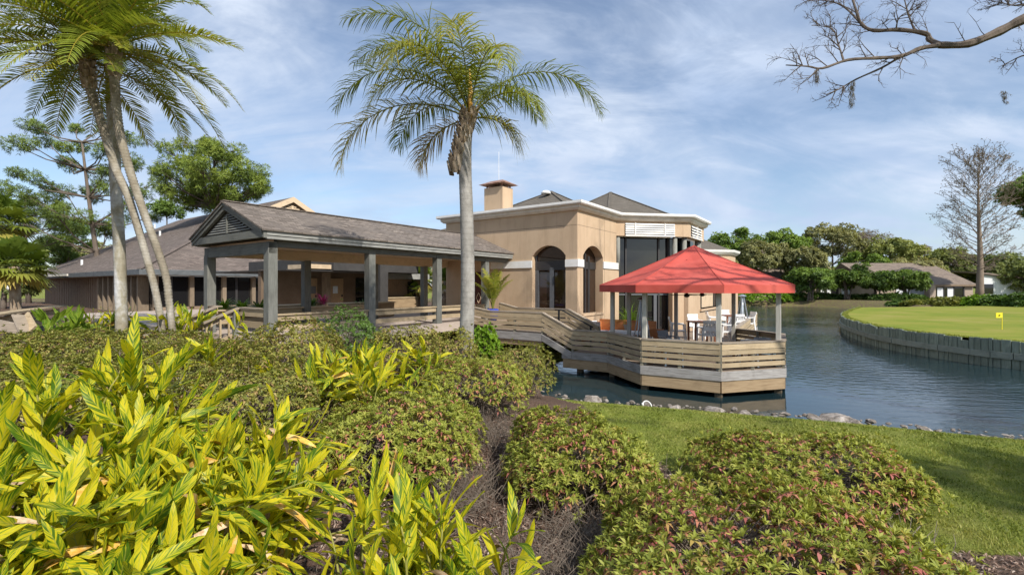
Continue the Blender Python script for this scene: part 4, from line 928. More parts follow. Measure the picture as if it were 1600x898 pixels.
part('annex_roof', MB().box(-27.3, -23.0, 19.1, 22.6, 0.452, 0.80), M['fascia'], eh)
part('window', MB().box(-23.6, -23.56, 21.2, 21.9, -0.95, 0.3), M['glass'], eh)
part('side_door', MB().box(-16.5, -15.72, BW - 0.05, BW - 0.001, FLW, 0.75), M['brown_door'], eh, label='dark red door with diamond lattice at the end of the walkway')
dd = MB(); c_ = (-16.0, BW - 0.06, -0.62)
for k in range(4):
    t0, t1 = math.pi / 2 * k, math.pi / 2 * (k + 1)
    dd.bar((c_[0] + 0.16 * math.cos(t0), c_[1], c_[2] + 0.28 * math.sin(t0)), (c_[0] + 0.16 * math.cos(t1), c_[1], c_[2] + 0.28 * math.sin(t1)), 0.02, 0.03, (0, 1, 0))
part('diamond_trim', dd, M['cream_beam'], eh)
tb = MB(); tb.box(-36.5, AL - 0.26, 6.9, 24, FLW - 0.4, FLW - 0.006); tb.box(AL - 0.26, AR, BW + 0.4, 24, FLW - 0.4, FLW - 0.006)
solo('entry_terrace', tb, M['terrace'], 'paved terrace behind the covered walkway', None, (-25, 15, FLW), ab=True, kind='structure')
def planter(x0, x1, y0, y1, h, label):
    t = thing('planter_box', label, 'planter', ((x0 + x1) / 2, (y0 + y1) / 2, FLW), ab=True)
    for k in range(3): part('plank', MB().box(x0, x1, y0, y1, FLW + k * h / 3 + 0.008, FLW + (k + 1) * h / 3), M['skirt'], t)
    part('rim', MB().box(x0 - 0.05, x1 + 0.05, y0 - 0.05, y1 + 0.05, FLW + h, FLW + h + 0.05), M['rail'], t)
planter(-20.4, -19.5, 13.3, 16.6, 0.72, 'wooden planter box behind the second and third walkway posts')
planter(-20.4, -19.5, 8.3, 12.1, 0.72, 'wooden planter box holding ferns behind the front walkway posts')
planter(-23.5, -22.4, 18.2, 21.0, 0.85, 'wooden planter box below the small annex roof')
# left boardwalk railing by the fan palms
bw = thing('ramp_railing', 'wide topped plank railing of the ramp at the left edge', 'railing', tuple(pw(60, 500, 15)))
def pl_(pts4, t, mat, nm):
    m = MB(); d = Vector((0, t, 0)); m.hexa([*(Vector(p) for p in pts4), *(Vector(p) + d for p in pts4)]); part(nm, m, mat, bw)
A_ = pw(-30, 494, 14.2); B_ = pw(92, 478, 18.2)
part('cap_board', MB().bar(A_, B_, 0.5, 0.05), M['rail'], bw)
part('rail_board', MB().board(A_ - Vector((0, 0, 0.10)), B_ - Vector((0, 0, 0.10)), 0.2, 0.05), M['rail'], bw)
part('rail_board', MB().board(A_ - Vector((0, 0, 0.42)), B_ - Vector((0, 0, 0.42)), 0.22, 0.05), M['rail'], bw)
for f_ in (0.05, 0.42, 0.78): c_ = A_.lerp(B_, f_); part('post', MB().box(c_.x - 0.1, c_.x + 0.1, c_.y - 0.35, c_.y - 0.15, c_.z - 1.0, c_.z - 0.05), M['grey_post'], bw)
A2 = pw(-30, 494, 12.6); B2 = pw(32, 506, 12.6)
rr = thing('ramp_handrail', 'grey sloping plank handrail ending in a leaning board at left edge', 'railing', tuple(pw(40, 520, 12.6)))
part('handrail', MB().board(A2, B2, 0.28, 0.06), M['cap'], rr)
part('end_board', MB().bar(pw(28, 492, 12.5), pw(40, 520, 12.4), 0.05, 0.28, (0, 1, 0)), M['cap'], rr)
part('end_board', MB().bar(pw(38, 494, 12.8), pw(50, 516, 12.5), 0.30, 0.05, (0, -1, 0.2)), M['rail'], rr)
gl_ = thing('globe_lamp', 'small white globe lamp on a post below the fan palms', 'lamp', tuple(pw(18, 480, 20)))
q = pw(18, 455, 20); part('pole', MB().tube([pw(18, 490, 20), q], 0.05, 8), M['metal'], gl_); part('globe', MB().lathe(q, [(0.05, 0), (0.14, 0.07), (0.16, 0.16), (0.12, 0.26), (0.02, 0.31)], 12), M['resin'], gl_, True)

# ------------------------------------------------------------------ houses across the pond
M['far_wall'] = m_noise('far_wall', [(0.30, 0.235, 0.185), (0.38, 0.31, 0.25)], 1, 0.9); M['far_white'] = m_noise('far_white', [(0.60, 0.62, 0.64), (0.68, 0.69, 0.7)], 1, 0.9)
M['far_door'] = m_plain('grey_panel', (0.20, 0.22, 0.24), 0.7)
def house(name, label, px0, px1, d, ze, zr, zf, depth, wins, wallm, gable=False, hipL=3.0, hipR=3.0, rot=0.0):
    x0, x1 = (px0 - 800) / F * d, (px1 - 800) / F * d
    t = thing(name, label, 'house', ((x0 + x1) / 2, d, zf), group='low houses across the pond'); o = 0.6
    part('wall', MB().box(x0 + 0.3, x1 - 0.3, d + 0.6, d + depth, zf - 0.5, ze), wallm, t)
    m = MB(); r0, r1 = x0 + hipL, x1 - hipR; ym = d + depth / 2
    m.face([(x0, d, ze), (x1, d, ze), (r1, ym, zr), (r0, ym, zr)]); m.face([(x1, d, ze), (x1, d + depth, ze), (r1, ym, zr)]); m.face([(x0, d + depth, ze), (x0, d, ze), (r0, ym, zr)]); m.face([(x1, d + depth, ze), (x0, d + depth, ze), (r0, ym, zr), (r1, ym, zr)])
    part('roof', m, M['shingle_far'], t)
    part('fascia', MB().box(x0, x1, d - 0.03, d + 0.05, ze - 0.28, ze - 0.01), M['wall_brown'], t)
    for (w0, w1, z0, z1, kind) in wins:
        a, b = (w0 - 800) / F * d, (w1 - 800) / F * d
        f = part('door' if kind == 'd' else ('panel' if kind == 'p' else 'window'), MB().box(a, b, d + 0.5, d + 0.59, zf + z0, zf + z1), {'w': M['glass'], 'd': M['far_door'], 'p': M['far_white']}[kind], t)
        if kind == 'w':
            for k in range(4): x = a + (b - a) * k / 3; part('frame', MB().box(x - 0.1, x + 0.1, d + 0.42, d + 0.5, zf + z0, zf + z1), M['mull'], f)
            for k in (1, 2): x = a + (b - a) * (k - 0.62) / 3; part('blind', MB().box(x, x + (b - a) * 0.2, d + 0.44, d + 0.495, zf + z0 + 0.2, zf + z1 - 0.2), M['far_white'], f)
    return t
h1 = house('lakeside_house', 'wide brown roofed house across the pond with sliding windows', 1368, 1528, 84, 0.28, 4.5, -2.3, 15, [(1462, 1510, 0.2, 2.2, 'w'), (1427, 1448, 0, 2.3, 'd'), (1404, 1426, 0, 2.3, 'p')], M['far_wall'], hipL=-1.0, hipR=2.0)
part('pillar', MB().box((1450 - 800) / F * 84, (1459 - 800) / F * 84, 83.6, 84.6, -2.8, 0.2), M['far_wall'], h1)
house('lakeside_house', 'long low house half hidden behind small trees across the pond', 1180, 1376, 90, 0.7, 3.9, -2.2, 14, [(1280, 1312, 0.3, 2.1, 'w'), (1318, 1340, 0, 2.2, 'p'), (1345, 1366, 0.2, 2.2, 'w'), (1225, 1255, 0.3, 2.2, 'w')], M['far_wall'], hipL=2, hipR=1)
h3 = thing('lakeside_house', 'white walled house with sloping roof edge at far right', 'house', ((1590 - 800) / F * 92, 92, -2.2), group='low houses across the pond')
xl, xr = (1527 - 800) / F * 92, (1720 - 800) / F * 92
m = MB(); m.face([(xl, 92, -2.7), (xr, 92, -2.7), (xr, 92, -0.5), (xl, 92, 2.35)]); part('wall', m, M['far_white'], h3)
m = MB(); m.hexa([(xl - 0.4, 91.5, 2.5), (xr, 91.5, -0.4), (xr + 6, 106, 1.6), (xl, 106, 3.6), (xl - 0.4, 91.5, 2.75), (xr, 91.5, -0.15), (xr + 6, 106, 1.85), (xl, 106, 3.85)]); part('roof', m, M['shingle_far'], h3)
part('window', MB().box((1538 - 800) / F * 91.9, (1552 - 800) / F * 91.9, 91.85, 91.95, -1.5, 0.4), M['glass'], h3)
# ------------------------------------------------------------------ foliage tools
def unit(v): return v / (np.linalg.norm(v, axis=-1, keepdims=True) + 1e-9)
def frames(N):
    N = unit(N); ref = np.where(np.abs(N[:, 2:3]) > 0.9, np.array([[1.0, 0, 0]]), np.array([[0, 0, 1.0]]))
    T = unit(np.cross(ref, N)); return N, T, np.cross(N, T)
def rosettes(P, N, nl, L, W, el=(10, 60), tint=None, r=rng, fold=0.25, droop=0.15):
    """leaf whorls: one bent quad per leaf. returns V, F, tint"""
    n = len(P); N, T, B = frames(N)
    ph = (r.uniform(0, 2 * np.pi, (n, 1)) + np.arange(nl) * 2 * np.pi / nl + r.normal(0, 0.25, (n, nl)))
    e = np.radians(r.uniform(el[0], el[1], (n, nl)))
    d = (np.cos(ph)[..., None] * T[:, None] + np.sin(ph)[..., None] * B[:, None]) * np.cos(e)[..., None] + np.sin(e)[..., None] * N[:, None]
    d = d.reshape(-1, 3); p = np.repeat(P, nl, 0); nn = np.repeat(N, nl, 0)
    s = unit(np.cross(d, nn)); l = (L * r.uniform(0.65, 1.25, len(p)))[:, None]; w = (W * r.uniform(0.75, 1.2, len(p)))[:, None]
    up = np.cross(s, d); mid = p + d * l * 0.5
    tip = p + d * l - np.array([[0, 0, 1.0]]) * l * droop
    V = np.stack([p, mid + s * w / 2 + up * w * fold, tip, mid - s * w / 2 + up * w * fold], 1).reshape(-1, 3)
    Fq = np.arange(len(V)).reshape(-1, 4)
    tn = np.repeat(np.repeat(tint, nl) + r.normal(0, 0.05, len(p)) if tint is not None else r.random(len(p)), 4)
    return V, Fq, np.clip(tn, 0, 1)
def join(parts):
    V = []; Fq = []; t = []; o = 0
    for v, f, q in parts: V.append(v); Fq.append(f + o); t.append(q); o += len(v)
    return np.concatenate(V), np.concatenate(Fq), np.concatenate(t)
def leaf_part(name, par, V, Fq, t, mat, kind=None):
    o = ORI[par.name]; m = mesh_np(name, V - np.array(o)[None], Fq, {'tint': t}); return part(name, m, mat, par, kind=kind)

G_BUSH = [(0.07, 0.095, 0.02), (0.18, 0.215, 0.035), (0.32, 0.355, 0.06), (0.46, 0.46, 0.10), (0.46, 0.28, 0.10), (0.56, 0.22, 0.165), (0.42, 0.13, 0.12)]
M['bush'] = m_leaf('bush_leaf', G_BUSH, [0, 0.2, 0.45, 0.62, 0.76, 0.88, 1], 0.33, 0.5, spec=0.22)
M['hedge'] = m_leaf('hedge_leaf', [(0.07, 0.085, 0.02), (0.155, 0.18, 0.034), (0.28, 0.285, 0.055), (0.40, 0.32, 0.10), (0.38, 0.22, 0.11)], [0, 0.3, 0.6, 0.8, 1], 0.3, 0.5)
M['dkbush'] = m_leaf('green_bush_leaf', [(0.045, 0.08, 0.018), (0.10, 0.175, 0.03), (0.175, 0.27, 0.05)], None, 0.25, 0.45)
M['bright'] = m_leaf('bright_leaf', [(0.08, 0.16, 0.012), (0.17, 0.30, 0.02), (0.28, 0.38, 0.04)], None, 0.35, 0.45)
M['twig'] = m_noise('grey_twig', [(0.13, 0.10, 0.075), (0.24, 0.195, 0.155)], 12, 0.9)
M['bark'] = m_noise('bark', [(0.085, 0.065, 0.05), (0.18, 0.145, 0.115)], 4, 0.95, sc=(1, 1, 0.3), bmp=0.6)
def lump(u, k, ph): return 1 + 0.13 * np.sin(k * u[:, 0] * 3 + ph[0]) * np.sin(k * u[:, 1] * 3 + ph[1]) + 0.06 * np.sin(k * 6.1 * u[:, 0] + ph[2] + 3 * u[:, 2]) * np.cos(k * 5.3 * u[:, 1] + ph[3])
def shrub(label, c, rx, ry, ztop, mat='bush', dens=150, L=0.078, W=0.020, nl=10, red=0.25, twigs=130, seed=0, low=0.12, name='shrub', group='rounded shrubs in the planting bed', mean=0.42, zg=None):
    r = np.random.default_rng(100 + seed); zg = gz(*c) if zg is None else zg; h = ztop - zg
    t = thing(name, label, 'shrub', (c[0], c[1], zg), group=group)
    n = int(dens * (math.pi * rx * ry + 1.9 * (rx + ry) * h)); u = unit(r.normal(size=(n * 2, 3))); u[:, 2] = np.abs(u[:, 2]); u = u[u[:, 2] > low * r.random(len(u)) * 1.6][:n]
    ph = r.uniform(0, 6, 4); e = 0.72                 # superellipsoid-ish shoulders
    sh_ = np.sign(u) * np.abs(u) ** e; k = lump(u, 1.0, ph) * (1 - 0.24 * r.random(len(u)) ** 2.2)
    P = np.stack([c[0] + rx * sh_[:, 0] * k, c[1] + ry * sh_[:, 1] * k, zg + h * 0.98 * sh_[:, 2] * k], 1)
    P += r.normal(0, 0.02, P.shape)
    st = r.random(len(P)) < 0.035; P[st] += u[st] * r.uniform(0.03, 0.14, (st.sum(), 1)) + np.array([0, 0, 0.02])
    gap = np.sin(P[:, 0] * 5.3 + ph[1] * 2) * np.sin(P[:, 1] * 4.7 + ph[2] * 2) * np.sin(P[:, 2] * 5 + ph[3]); kp = (gap < 0.55) | (r.random(len(P)) < 0.25); P = P[kp]; u = u[kp]
    N = unit(np.stack([u[:, 0] / rx, u[:, 1] / ry, u[:, 2] / h + 0.25], 1) + r.normal(0, 0.28, P.shape)); N[:, 2] = np.abs(N[:, 2])
    patch = 0.5 + 0.5 * np.sin(P[:, 0] * 3.1 + ph[0]) * np.sin(P[:, 1] * 2.7 + ph[1]) * np.cos(P[:, 2] * 4 + ph[2])
    tint = np.clip(mean + r.normal(0, 0.10, len(P)), 0.05, 0.66)
    V1 = rosettes(P, N, nl, L, W, (20, 65), tint, r)
    if red > 0:
        sel = r.random(len(P)) < red * (0.35 + 1.1 * patch); Pr = P[sel] - N[sel] * 0.02
        tr = np.clip(r.choice([0.72, 0.86, 0.93], len(Pr)) + r.normal(0, 0.05, len(Pr)), 0.66, 1)
        V2 = rosettes(Pr, N[sel], 4, L * 1.1, W * 1.55, (-15, 25), tr, r, droop=0.35); V, Fq, tt = join([V1, V2])
    else: V, Fq, tt = V1
    leaf_part('foliage', t, V, Fq, tt, M[mat], 'stuff')
    m = MB()
    for i in range(twigs):
        q = P[r.integers(len(P))]; b0 = Vector((c[0] + r.normal(0, rx * 0.30), c[1] + r.normal(0, ry * 0.30), zg - 0.02)); q = Vector(q) 
        md = b0.lerp(q, 0.55) + Vector(r.normal(0, 0.06, 3)); md.z -= 0.05 * h; m.tube([b0, md, q], [0.011, 0.008, 0.003], 3, False)
    part('stems', m, M['twig'], t, kind='stuff'); return t

# ------------------------------------------------------------------ shrubs of the planting bed
S = 0
def sh_(*a, **k):
    global S
    S += 1; return shrub(*a, seed=S, **k)
def at(px, d): return ((px - 800) / F * d, d)
sh_('large red flecked shrub filling the bottom right foreground', at(1205, 4.05), 1.62, 1.25, -1.98, low=0.3, twigs=320, dens=230, red=0.62, L=0.085, W=0.020)
sh_('wide red flecked shrub on the lawn edge, right of the grass gap', at(1262, 6.5), 1.5, 1.15, -2.14, low=0.3, twigs=260, dens=240, red=0.45)
sh_('round red flecked shrub left of the grass gap, in front of the pond stones', at(900, 6.7), 1.02, 1.15, -1.92, low=0.42, twigs=320, dens=270, red=0.40)
sh_('big domed shrub with rosy leaves in the centre foreground', at(622, 7.0), 1.30, 1.45, -1.70, low=0.42, twigs=380, dens=260, red=0.38)
sh_('domed shrub behind the centre one, below the queen palm', at(738, 9.9), 1.22, 1.25, -1.52, low=0.3, twigs=200, dens=210, red=0.22, nl=7)
sh_('brownish shrub at the pond edge beside the stair skirt', at(806, 12.4), 0.95, 0.85, -1.46, dens=150, red=0.18, nl=6, mean=0.5, mat='hedge')
sh_('compact dark green bush beside the second walkway post', at(548, 11.6), 0.78, 0.75, -0.60, 'dkbush', dens=190, red=0, nl=7, mean=0.5)
sh_('low olive hedge shrub right of the dark green bush', at(628, 11.6), 1.2, 0.9, -1.06, 'hedge', dens=230, red=0.28, L=0.062, W=0.021, nl=7, mean=0.6)
sh_('low olive shrub around the base of the queen palm', at(708, 11.4), 0.68, 0.7, -1.10, 'hedge', dens=230, red=0.28, L=0.062, W=0.021, nl=7, mean=0.62)
sh_('rounded olive hedge shrub in front of the walkway corner post', at(452, 9.9), 1.12, 1.4, -0.84, 'hedge', dens=230, red=0.28, L=0.062, W=0.021, nl=7, mean=0.6)
sh_('olive hedge shrub below the entry stair handrails', at(330, 9.9), 1.25, 1.5, -1.2, 'hedge', dens=230, red=0.28, L=0.062, W=0.021, nl=7, mean=0.52)
sh_('olive hedge shrub around the leaning palm trunks', at(195, 10.8), 1.55, 1.5, -1.03, 'hedge', dens=220, red=0.2, L=0.062, W=0.021, nl=7, mean=0.5)
sh_('olive hedge shrub at the left edge below the ramp railing', at(40, 10.2), 1.75, 1.5, -1.02, 'hedge', dens=210, red=0.2, L=0.062, W=0.021, nl=7, mean=0.48)
sh_('olive hedge shrub behind the big variegated clump', at(395, 7.6), 1.15, 1.2, -1.25, 'hedge', dens=260, red=0.32, L=0.062, W=0.021, nl=7, mean=0.5)
sh_('olive hedge shrub left of the one behind the variegated clump', at(200, 7.9), 1.5, 1.4, -1.12, 'hedge', dens=210, red=0.2, L=0.062, W=0.021, nl=7, mean=0.48)
sh_('low brown twiggy shrub between the yellow clump and the olive hedge', at(520, 8.6), 0.85, 0.9, -1.62, 'hedge', dens=140, red=0.05, nl=6, mean=0.7)
sh_('bright green shrub just right of the queen palm trunk', at(757, 12.6), 0.42, 0.4, -1.05, 'bright', dens=260, red=0, L=0.10, W=0.05, nl=6, mean=0.5, group=None)

sh_('olive hedge shrub at the left edge behind the ginger mass', at(45, 7.0), 1.5, 1.3, -1.2, 'hedge', dens=220, red=0.2, L=0.062, W=0.021, nl=7, mean=0.48)
# ------------------------------------------------------------------ variegated ginger
def ginger_leaf(bend, seed, fold=0.22, wmax=0.094):
    n = 10; V = []; uv = []; ang = 0.10; x = z = 0.0
    r = np.random.default_rng(seed); wob = r.uniform(0, 6)
    for i in range(n + 1):
        t = i / n; w = wmax * (math.sin(math.pi * min(1, t ** 0.82)) ** 0.8) * (1 if t < 1 else 0) + 0.004 * (t < 1)
        if i: ang -= bend / n; x += math.cos(ang) / n; z += math.sin(ang) / n
        for k, u in enumerate((-1, -0.5, 0, 0.5, 1)):
            V.append((x, u * w * (1 - 0.12 * fold), z + abs(u) * w * fold + (0.014 * math.sin(9 * t + wob + 2 * u) * abs(u)))); uv.append((u, t))
    Fq = [(i * 5 + k, i * 5 + k + 1, i * 5 + k + 6, i * 5 + k + 5) for i in range(n) for k in range(4)]
    return V, Fq, uv
def m_ginger(name, green=False):
    m, nt, b = base_mat(name); uv = texco(nt, 'uv'); sp = nd(nt, 'ShaderNodeSeparateXYZ'); nt.links.new(uv, sp.inputs[0]); oi = nd(nt, 'ShaderNodeObjectInfo')
    def mt(op, a, b_=None, c_=None):
        n = nd(nt, 'ShaderNodeMath', operation=op)
        for i, v in enumerate((a, b_, c_)):
            if v is None: continue
            if isinstance(v, (int, float)): n.inputs[i].default_value = v
            else: nt.links.new(v, n.inputs[i])
        return n.outputs[0]
    au = mt('ABSOLUTE', sp.outputs[0]); side = mt('SIGN', sp.outputs[0])
    s = mt('SUBTRACT', sp.outputs[1], mt('MULTIPLY', au, 0.20))
    cb = nd(nt, 'ShaderNodeCombineXYZ'); nt.links.new(mt('MULTIPLY', s, 17), cb.inputs[0]); nt.links.new(mt('MULTIPLY_ADD', oi.outputs['Random'], 90, mt('MULTIPLY', side, 7)), cb.inputs[1]); nt.links.new(mt('MULTIPLY', au, 0.5), cb.inputs[2])
    nz = nd(nt, 'ShaderNodeTexNoise'); nz.inputs['Scale'].default_value = 1.0; nz.inputs['Detail'].default_value = 3; nt.links.new(cb.outputs[0], nz.inputs[0])
    sh = mt('ADD', nz.outputs[0], mt('MULTIPLY', mt('SUBTRACT', oi.outputs['Random'], 0.5), 0.20))
    if green: yel, gre, mid = (0.22, 0.32, 0.03), (0.07, 0.15, 0.012), (0.15, 0.24, 0.02)
    else: yel, gre, mid = (0.66, 0.57, 0.02), (0.085, 0.17, 0.012), (0.38, 0.43, 0.018)
    col = ramp(nt, sh, [gre, mid, yel], [0.39, 0.475, 0.565])
    rib = mt('LESS_THAN', au, 0.07); col = mixc(nt, mt('MULTIPLY', rib, 0.6), col, (0.45, 0.45, 0.10))
    tipn = mt('ADD', sp.outputs[1], mt('MULTIPLY', nz.outputs[0], 0.10)); rr_ = mt('FRACT', mt('MULTIPLY', oi.outputs['Random'], 13.7))
    tip = nd(nt, 'ShaderNodeMapRange'); nt.links.new(tipn, tip.inputs[0]); nt.links.new(mt('SUBTRACT', 1.18, mt('MULTIPLY', rr_, 0.16)), tip.inputs[1]); nt.links.new(mt('SUBTRACT', 1.24, mt('MULTIPLY', rr_, 0.16)), tip.inputs[2])
    col = mixc(nt, tip.outputs[0], col, (0.34, 0.20, 0.09))
    nt.links.new(col, b.inputs['Base Color']); b.inputs['Roughness'].default_value = 0.45; b.inputs['Specular IOR Level'].default_value = 0.3
    tr = nd(nt, 'ShaderNodeBsdfTranslucent'); nt.links.new(mixc(nt, 1.0, col, (1.0, 1.0, 0.5), 'MULTIPLY'), tr.inputs[0]); mx = nd(nt, 'ShaderNodeMixShader'); mx.inputs[0].default_value = 0.42
    nt.links.new(b.outputs[0], mx.inputs[1]); nt.links.new(tr.outputs[0], mx.inputs[2]); nt.links.new(mx.outputs[0], nt.nodes['Material Output'].inputs[0])
    bump(nt, b, nz.outputs[0], 0.25, 0.01); return m
M['ginger'] = m_ginger('variegated_leaf'); M['gingerg'] = m_ginger('green_leaf', True)
M['dry'] = m_noise('dry_leaf', [(0.30, 0.18, 0.09), (0.50, 0.36, 0.22), (0.60, 0.48, 0.35)], 14, 0.8, co='obj', bmp=0.3, var=0.25)
M['orange_leaf'] = m_noise('fading_leaf', [(0.50, 0.20, 0.035), (0.58, 0.34, 0.06), (0.55, 0.42, 0.2)], 10, 0.7, co='obj', bmp=0.2, var=0.2)
M['cane'] = m_noise('green_cane', [(0.14, 0.17, 0.03), (0.30, 0.27, 0.07)], 9, 0.6, sc=(1, 1, 0.3))
def lm(bend, seed, mat, fold=0.22, w=0.094):
    V, Fq, uv = ginger_leaf(bend, seed, fold, w); m = mesh_np('leaf', V, Fq, uv=uv, smooth=True); m.materials.append(mat); return m
LEAF = [lm(b, i, M['ginger']) for i, b in enumerate((0.2, 0.4, 0.6, 0.8, 1.1, 0.3))]
LEAFG = [lm(b, i, M['gingerg']) for i, b in enumerate((0.3, 0.7, 1.2))]
DRY = [lm(b, 30 + i, M['dry'], 0.75, 0.06) for i, b in enumerate((0.9, 1.8, 2.4))]; ORG = [lm(b, 40 + i, M['orange_leaf'], 0.4, 0.10) for i, b in enumerate((0.8, 1.3))]
def put_leaf(par, p, d, up, L, mesh):
    d = d.normalized(); s = up.cross(d)
    if s.length < 1e-3: s = Vector((1, 0, 0)).cross(d)
    s.normalize(); n = d.cross(s)
    o = bpy.data.objects.new('leaf', mesh); COL.objects.link(o); o.parent = par
    R = Matrix((d, s, n)).transposed().to_4x4(); q = p - ORI[par.name]
    o.matrix_local = Matrix.Translation(q) @ R @ Matrix.Diagonal((L, L, L, 1)); return o
def ginger(label, c, ncane, hgt, spread, seed, nleaf=9, L=0.48, green=False, dry=0.08, lean=(0, 0), name='variegated_ginger', group='variegated ginger clumps', ztop=None, base_r=0.28, zg=None):
    r = random.Random(seed); zg = gz(*c) if zg is None else zg; t = thing(name, label, 'plant', (c[0], c[1], zg), group=group)
    if ztop is not None: hgt = ztop - zg - 0.15
    if nleaf > 9: ncane = int(ncane * 1.3)
    ncane = min(ncane, 299 // nleaf)
    for i in range(ncane):
        az = r.uniform(0, 2 * math.pi) if ncane > 3 else 2 * math.pi * i / ncane; sp = spread * math.sqrt(r.random())
        b0 = Vector((c[0] + r.gauss(0, base_r), c[1] + r.gauss(0, base_r), zg)); H = hgt * r.uniform(0.62, 1.0) * (1 - 0.25 * sp / max(spread, 1e-3))
        off = Vector((math.cos(az) * sp + lean[0], math.sin(az) * sp + lean[1], 0))
        pts = [b0 + off * (k / 8) ** 1.7 + Vector((0, 0, H * math.sin(k / 8 * 1.35) / math.sin(1.35))) for k in range(9)]
        part('cane', MB().tube(pts, [0.015 - 0.0012 * k for k in range(9)], 5), M['cane'], t, True)
        pl_n = Vector((r.gauss(0, 1), r.gauss(0, 1), 0)).normalized()
        for j in range(nleaf):
            f = 0.38 + 0.62 * j / (nleaf - 1); x = f * 8; k = min(7, int(x)); p = pts[k].lerp(pts[k + 1], x - k); tg = (pts[min(8, k + 1)] - pts[k]).normalized()
            sd = pl_n.cross(tg).normalized() * (1 if j % 2 else -1); ang = math.radians(r.uniform(28, 55) * (1 - 0.5 * (f - 0.38)) + (8 if f < 0.6 else 0))
            d = tg * math.cos(ang) + sd * math.sin(ang) + Vector((r.gauss(0, .10), r.gauss(0, .10), r.gauss(0, .08))); up = (tg - d * tg.dot(d)) + Vector((0, 0, 0.25))
            q = r.random()
            me = (r.choice(DRY) if q < dry * 0.6 else r.choice(ORG) if q < dry else r.choice(LEAFG if green else LEAF))
            if q < dry and f > 0.88: me = r.choice(LEAFG if green else LEAF)
            if me in DRY: d = d + Vector((0, 0, -0.9))
            if me in ORG: d = d + Vector((0, 0, -0.35))
            put_leaf(t, p, d, up, L * r.uniform(0.72, 1.18) * (0.8 + 0.3 * math.sin(math.pi * (j + 1) / (nleaf + 1))), me)
    return t
ginger('variegated ginger clump at the lower left corner, nearest the camera', at(40, 3.0), 16, 1.3, 0.8, 1, 10, 0.44, lean=(0.15, 0), ztop=-1.02, dry=0.16)
ginger('variegated ginger clump at the left edge behind the corner one', at(30, 4.1), 15, 1.5, 0.85, 2, 10, 0.48, lean=(0.15, 0), ztop=-0.72)
ginger('tallest variegated ginger clump with upright leaves above the hedge', at(160, 4.3), 20, 2.0, 0.75, 3, 11, 0.48, lean=(0.1, 0), ztop=-0.38)
ginger('variegated ginger clump in the middle of the big left mass', at(225, 3.6), 20, 1.5, 0.8, 4, 11, 0.44, lean=(0.2, 0), ztop=-0.92, dry=0.2)
ginger('variegated ginger clump leaning right at the edge of the left mass', at(330, 4.5), 24, 1.6, 0.75, 5, 11, 0.48, lean=(0.3, -0.05), ztop=-0.85, dry=0.14)
ginger('variegated ginger clump with brown dry leaves at bottom left centre', at(285, 3.4), 20, 1.0, 0.62, 6, 10, 0.42, lean=(0.12, -0.1), ztop=-1.30, dry=0.34)
ginger('variegated ginger clump low in the middle of the left mass', at(130, 3.35), 22, 1.3, 0.7, 21, 11, 0.46, lean=(0.12, 0), ztop=-0.98, dry=0.14)
ginger('variegated ginger clump at the right edge of the left mass', at(375, 4.2), 20, 1.2, 0.5, 22, 11, 0.44, lean=(0.12, 0), ztop=-1.12, dry=0.2)
ginger('upright variegated ginger clump at the bottom centre edge', at(645, 3.2), 46, 1.2, 0.36, 7, 9, 0.42, ztop=-1.30, dry=0.08, base_r=0.24)
ginger('single variegated ginger shoot at the bottom edge below the round shrub', at(868, 3.0), 3, 1.0, 0.12, 8, 6, 0.32, ztop=-1.76, base_r=0.05)
ginger('bright yellow variegated clump between the hedge and the domed shrub', at(558, 8.3), 46, 1.2, 0.7, 9, 8, 0.50, ztop=-1.04, dry=0.03, base_r=0.4)
ginger('small variegated sprig rising from the hedge left of the queen palm', at(655, 10.3), 7, 1.0, 0.35, 10, 7, 0.45, ztop=-0.92, base_r=0.12)
ginger('small variegated sprig in front of the stair handrails', at(338, 8.6), 6, 1.0, 0.3, 11, 7, 0.45, ztop=-0.72, base_r=0.08)
ginger('variegated ginger beside the stair, right of the palm trunks', at(298, 13.5), 11, 1.0, 0.8, 12, 8, 0.6, ztop=-0.48, base_r=0.4)
ginger('green leafy clump left of the pale palm trunk', at(135, 14.5), 16, 1.0, 1.1, 13, 9, 0.55, True, ztop=-0.55, name='leafy_clump', group=None, base_r=0.6)
ginger('pale green leafy clump between the palm trunks and the low building', at(215, 15.5), 9, 1.0, 0.8, 14, 8, 0.5, ztop=-0.7, name='leafy_clump', group=None, base_r=0.5)

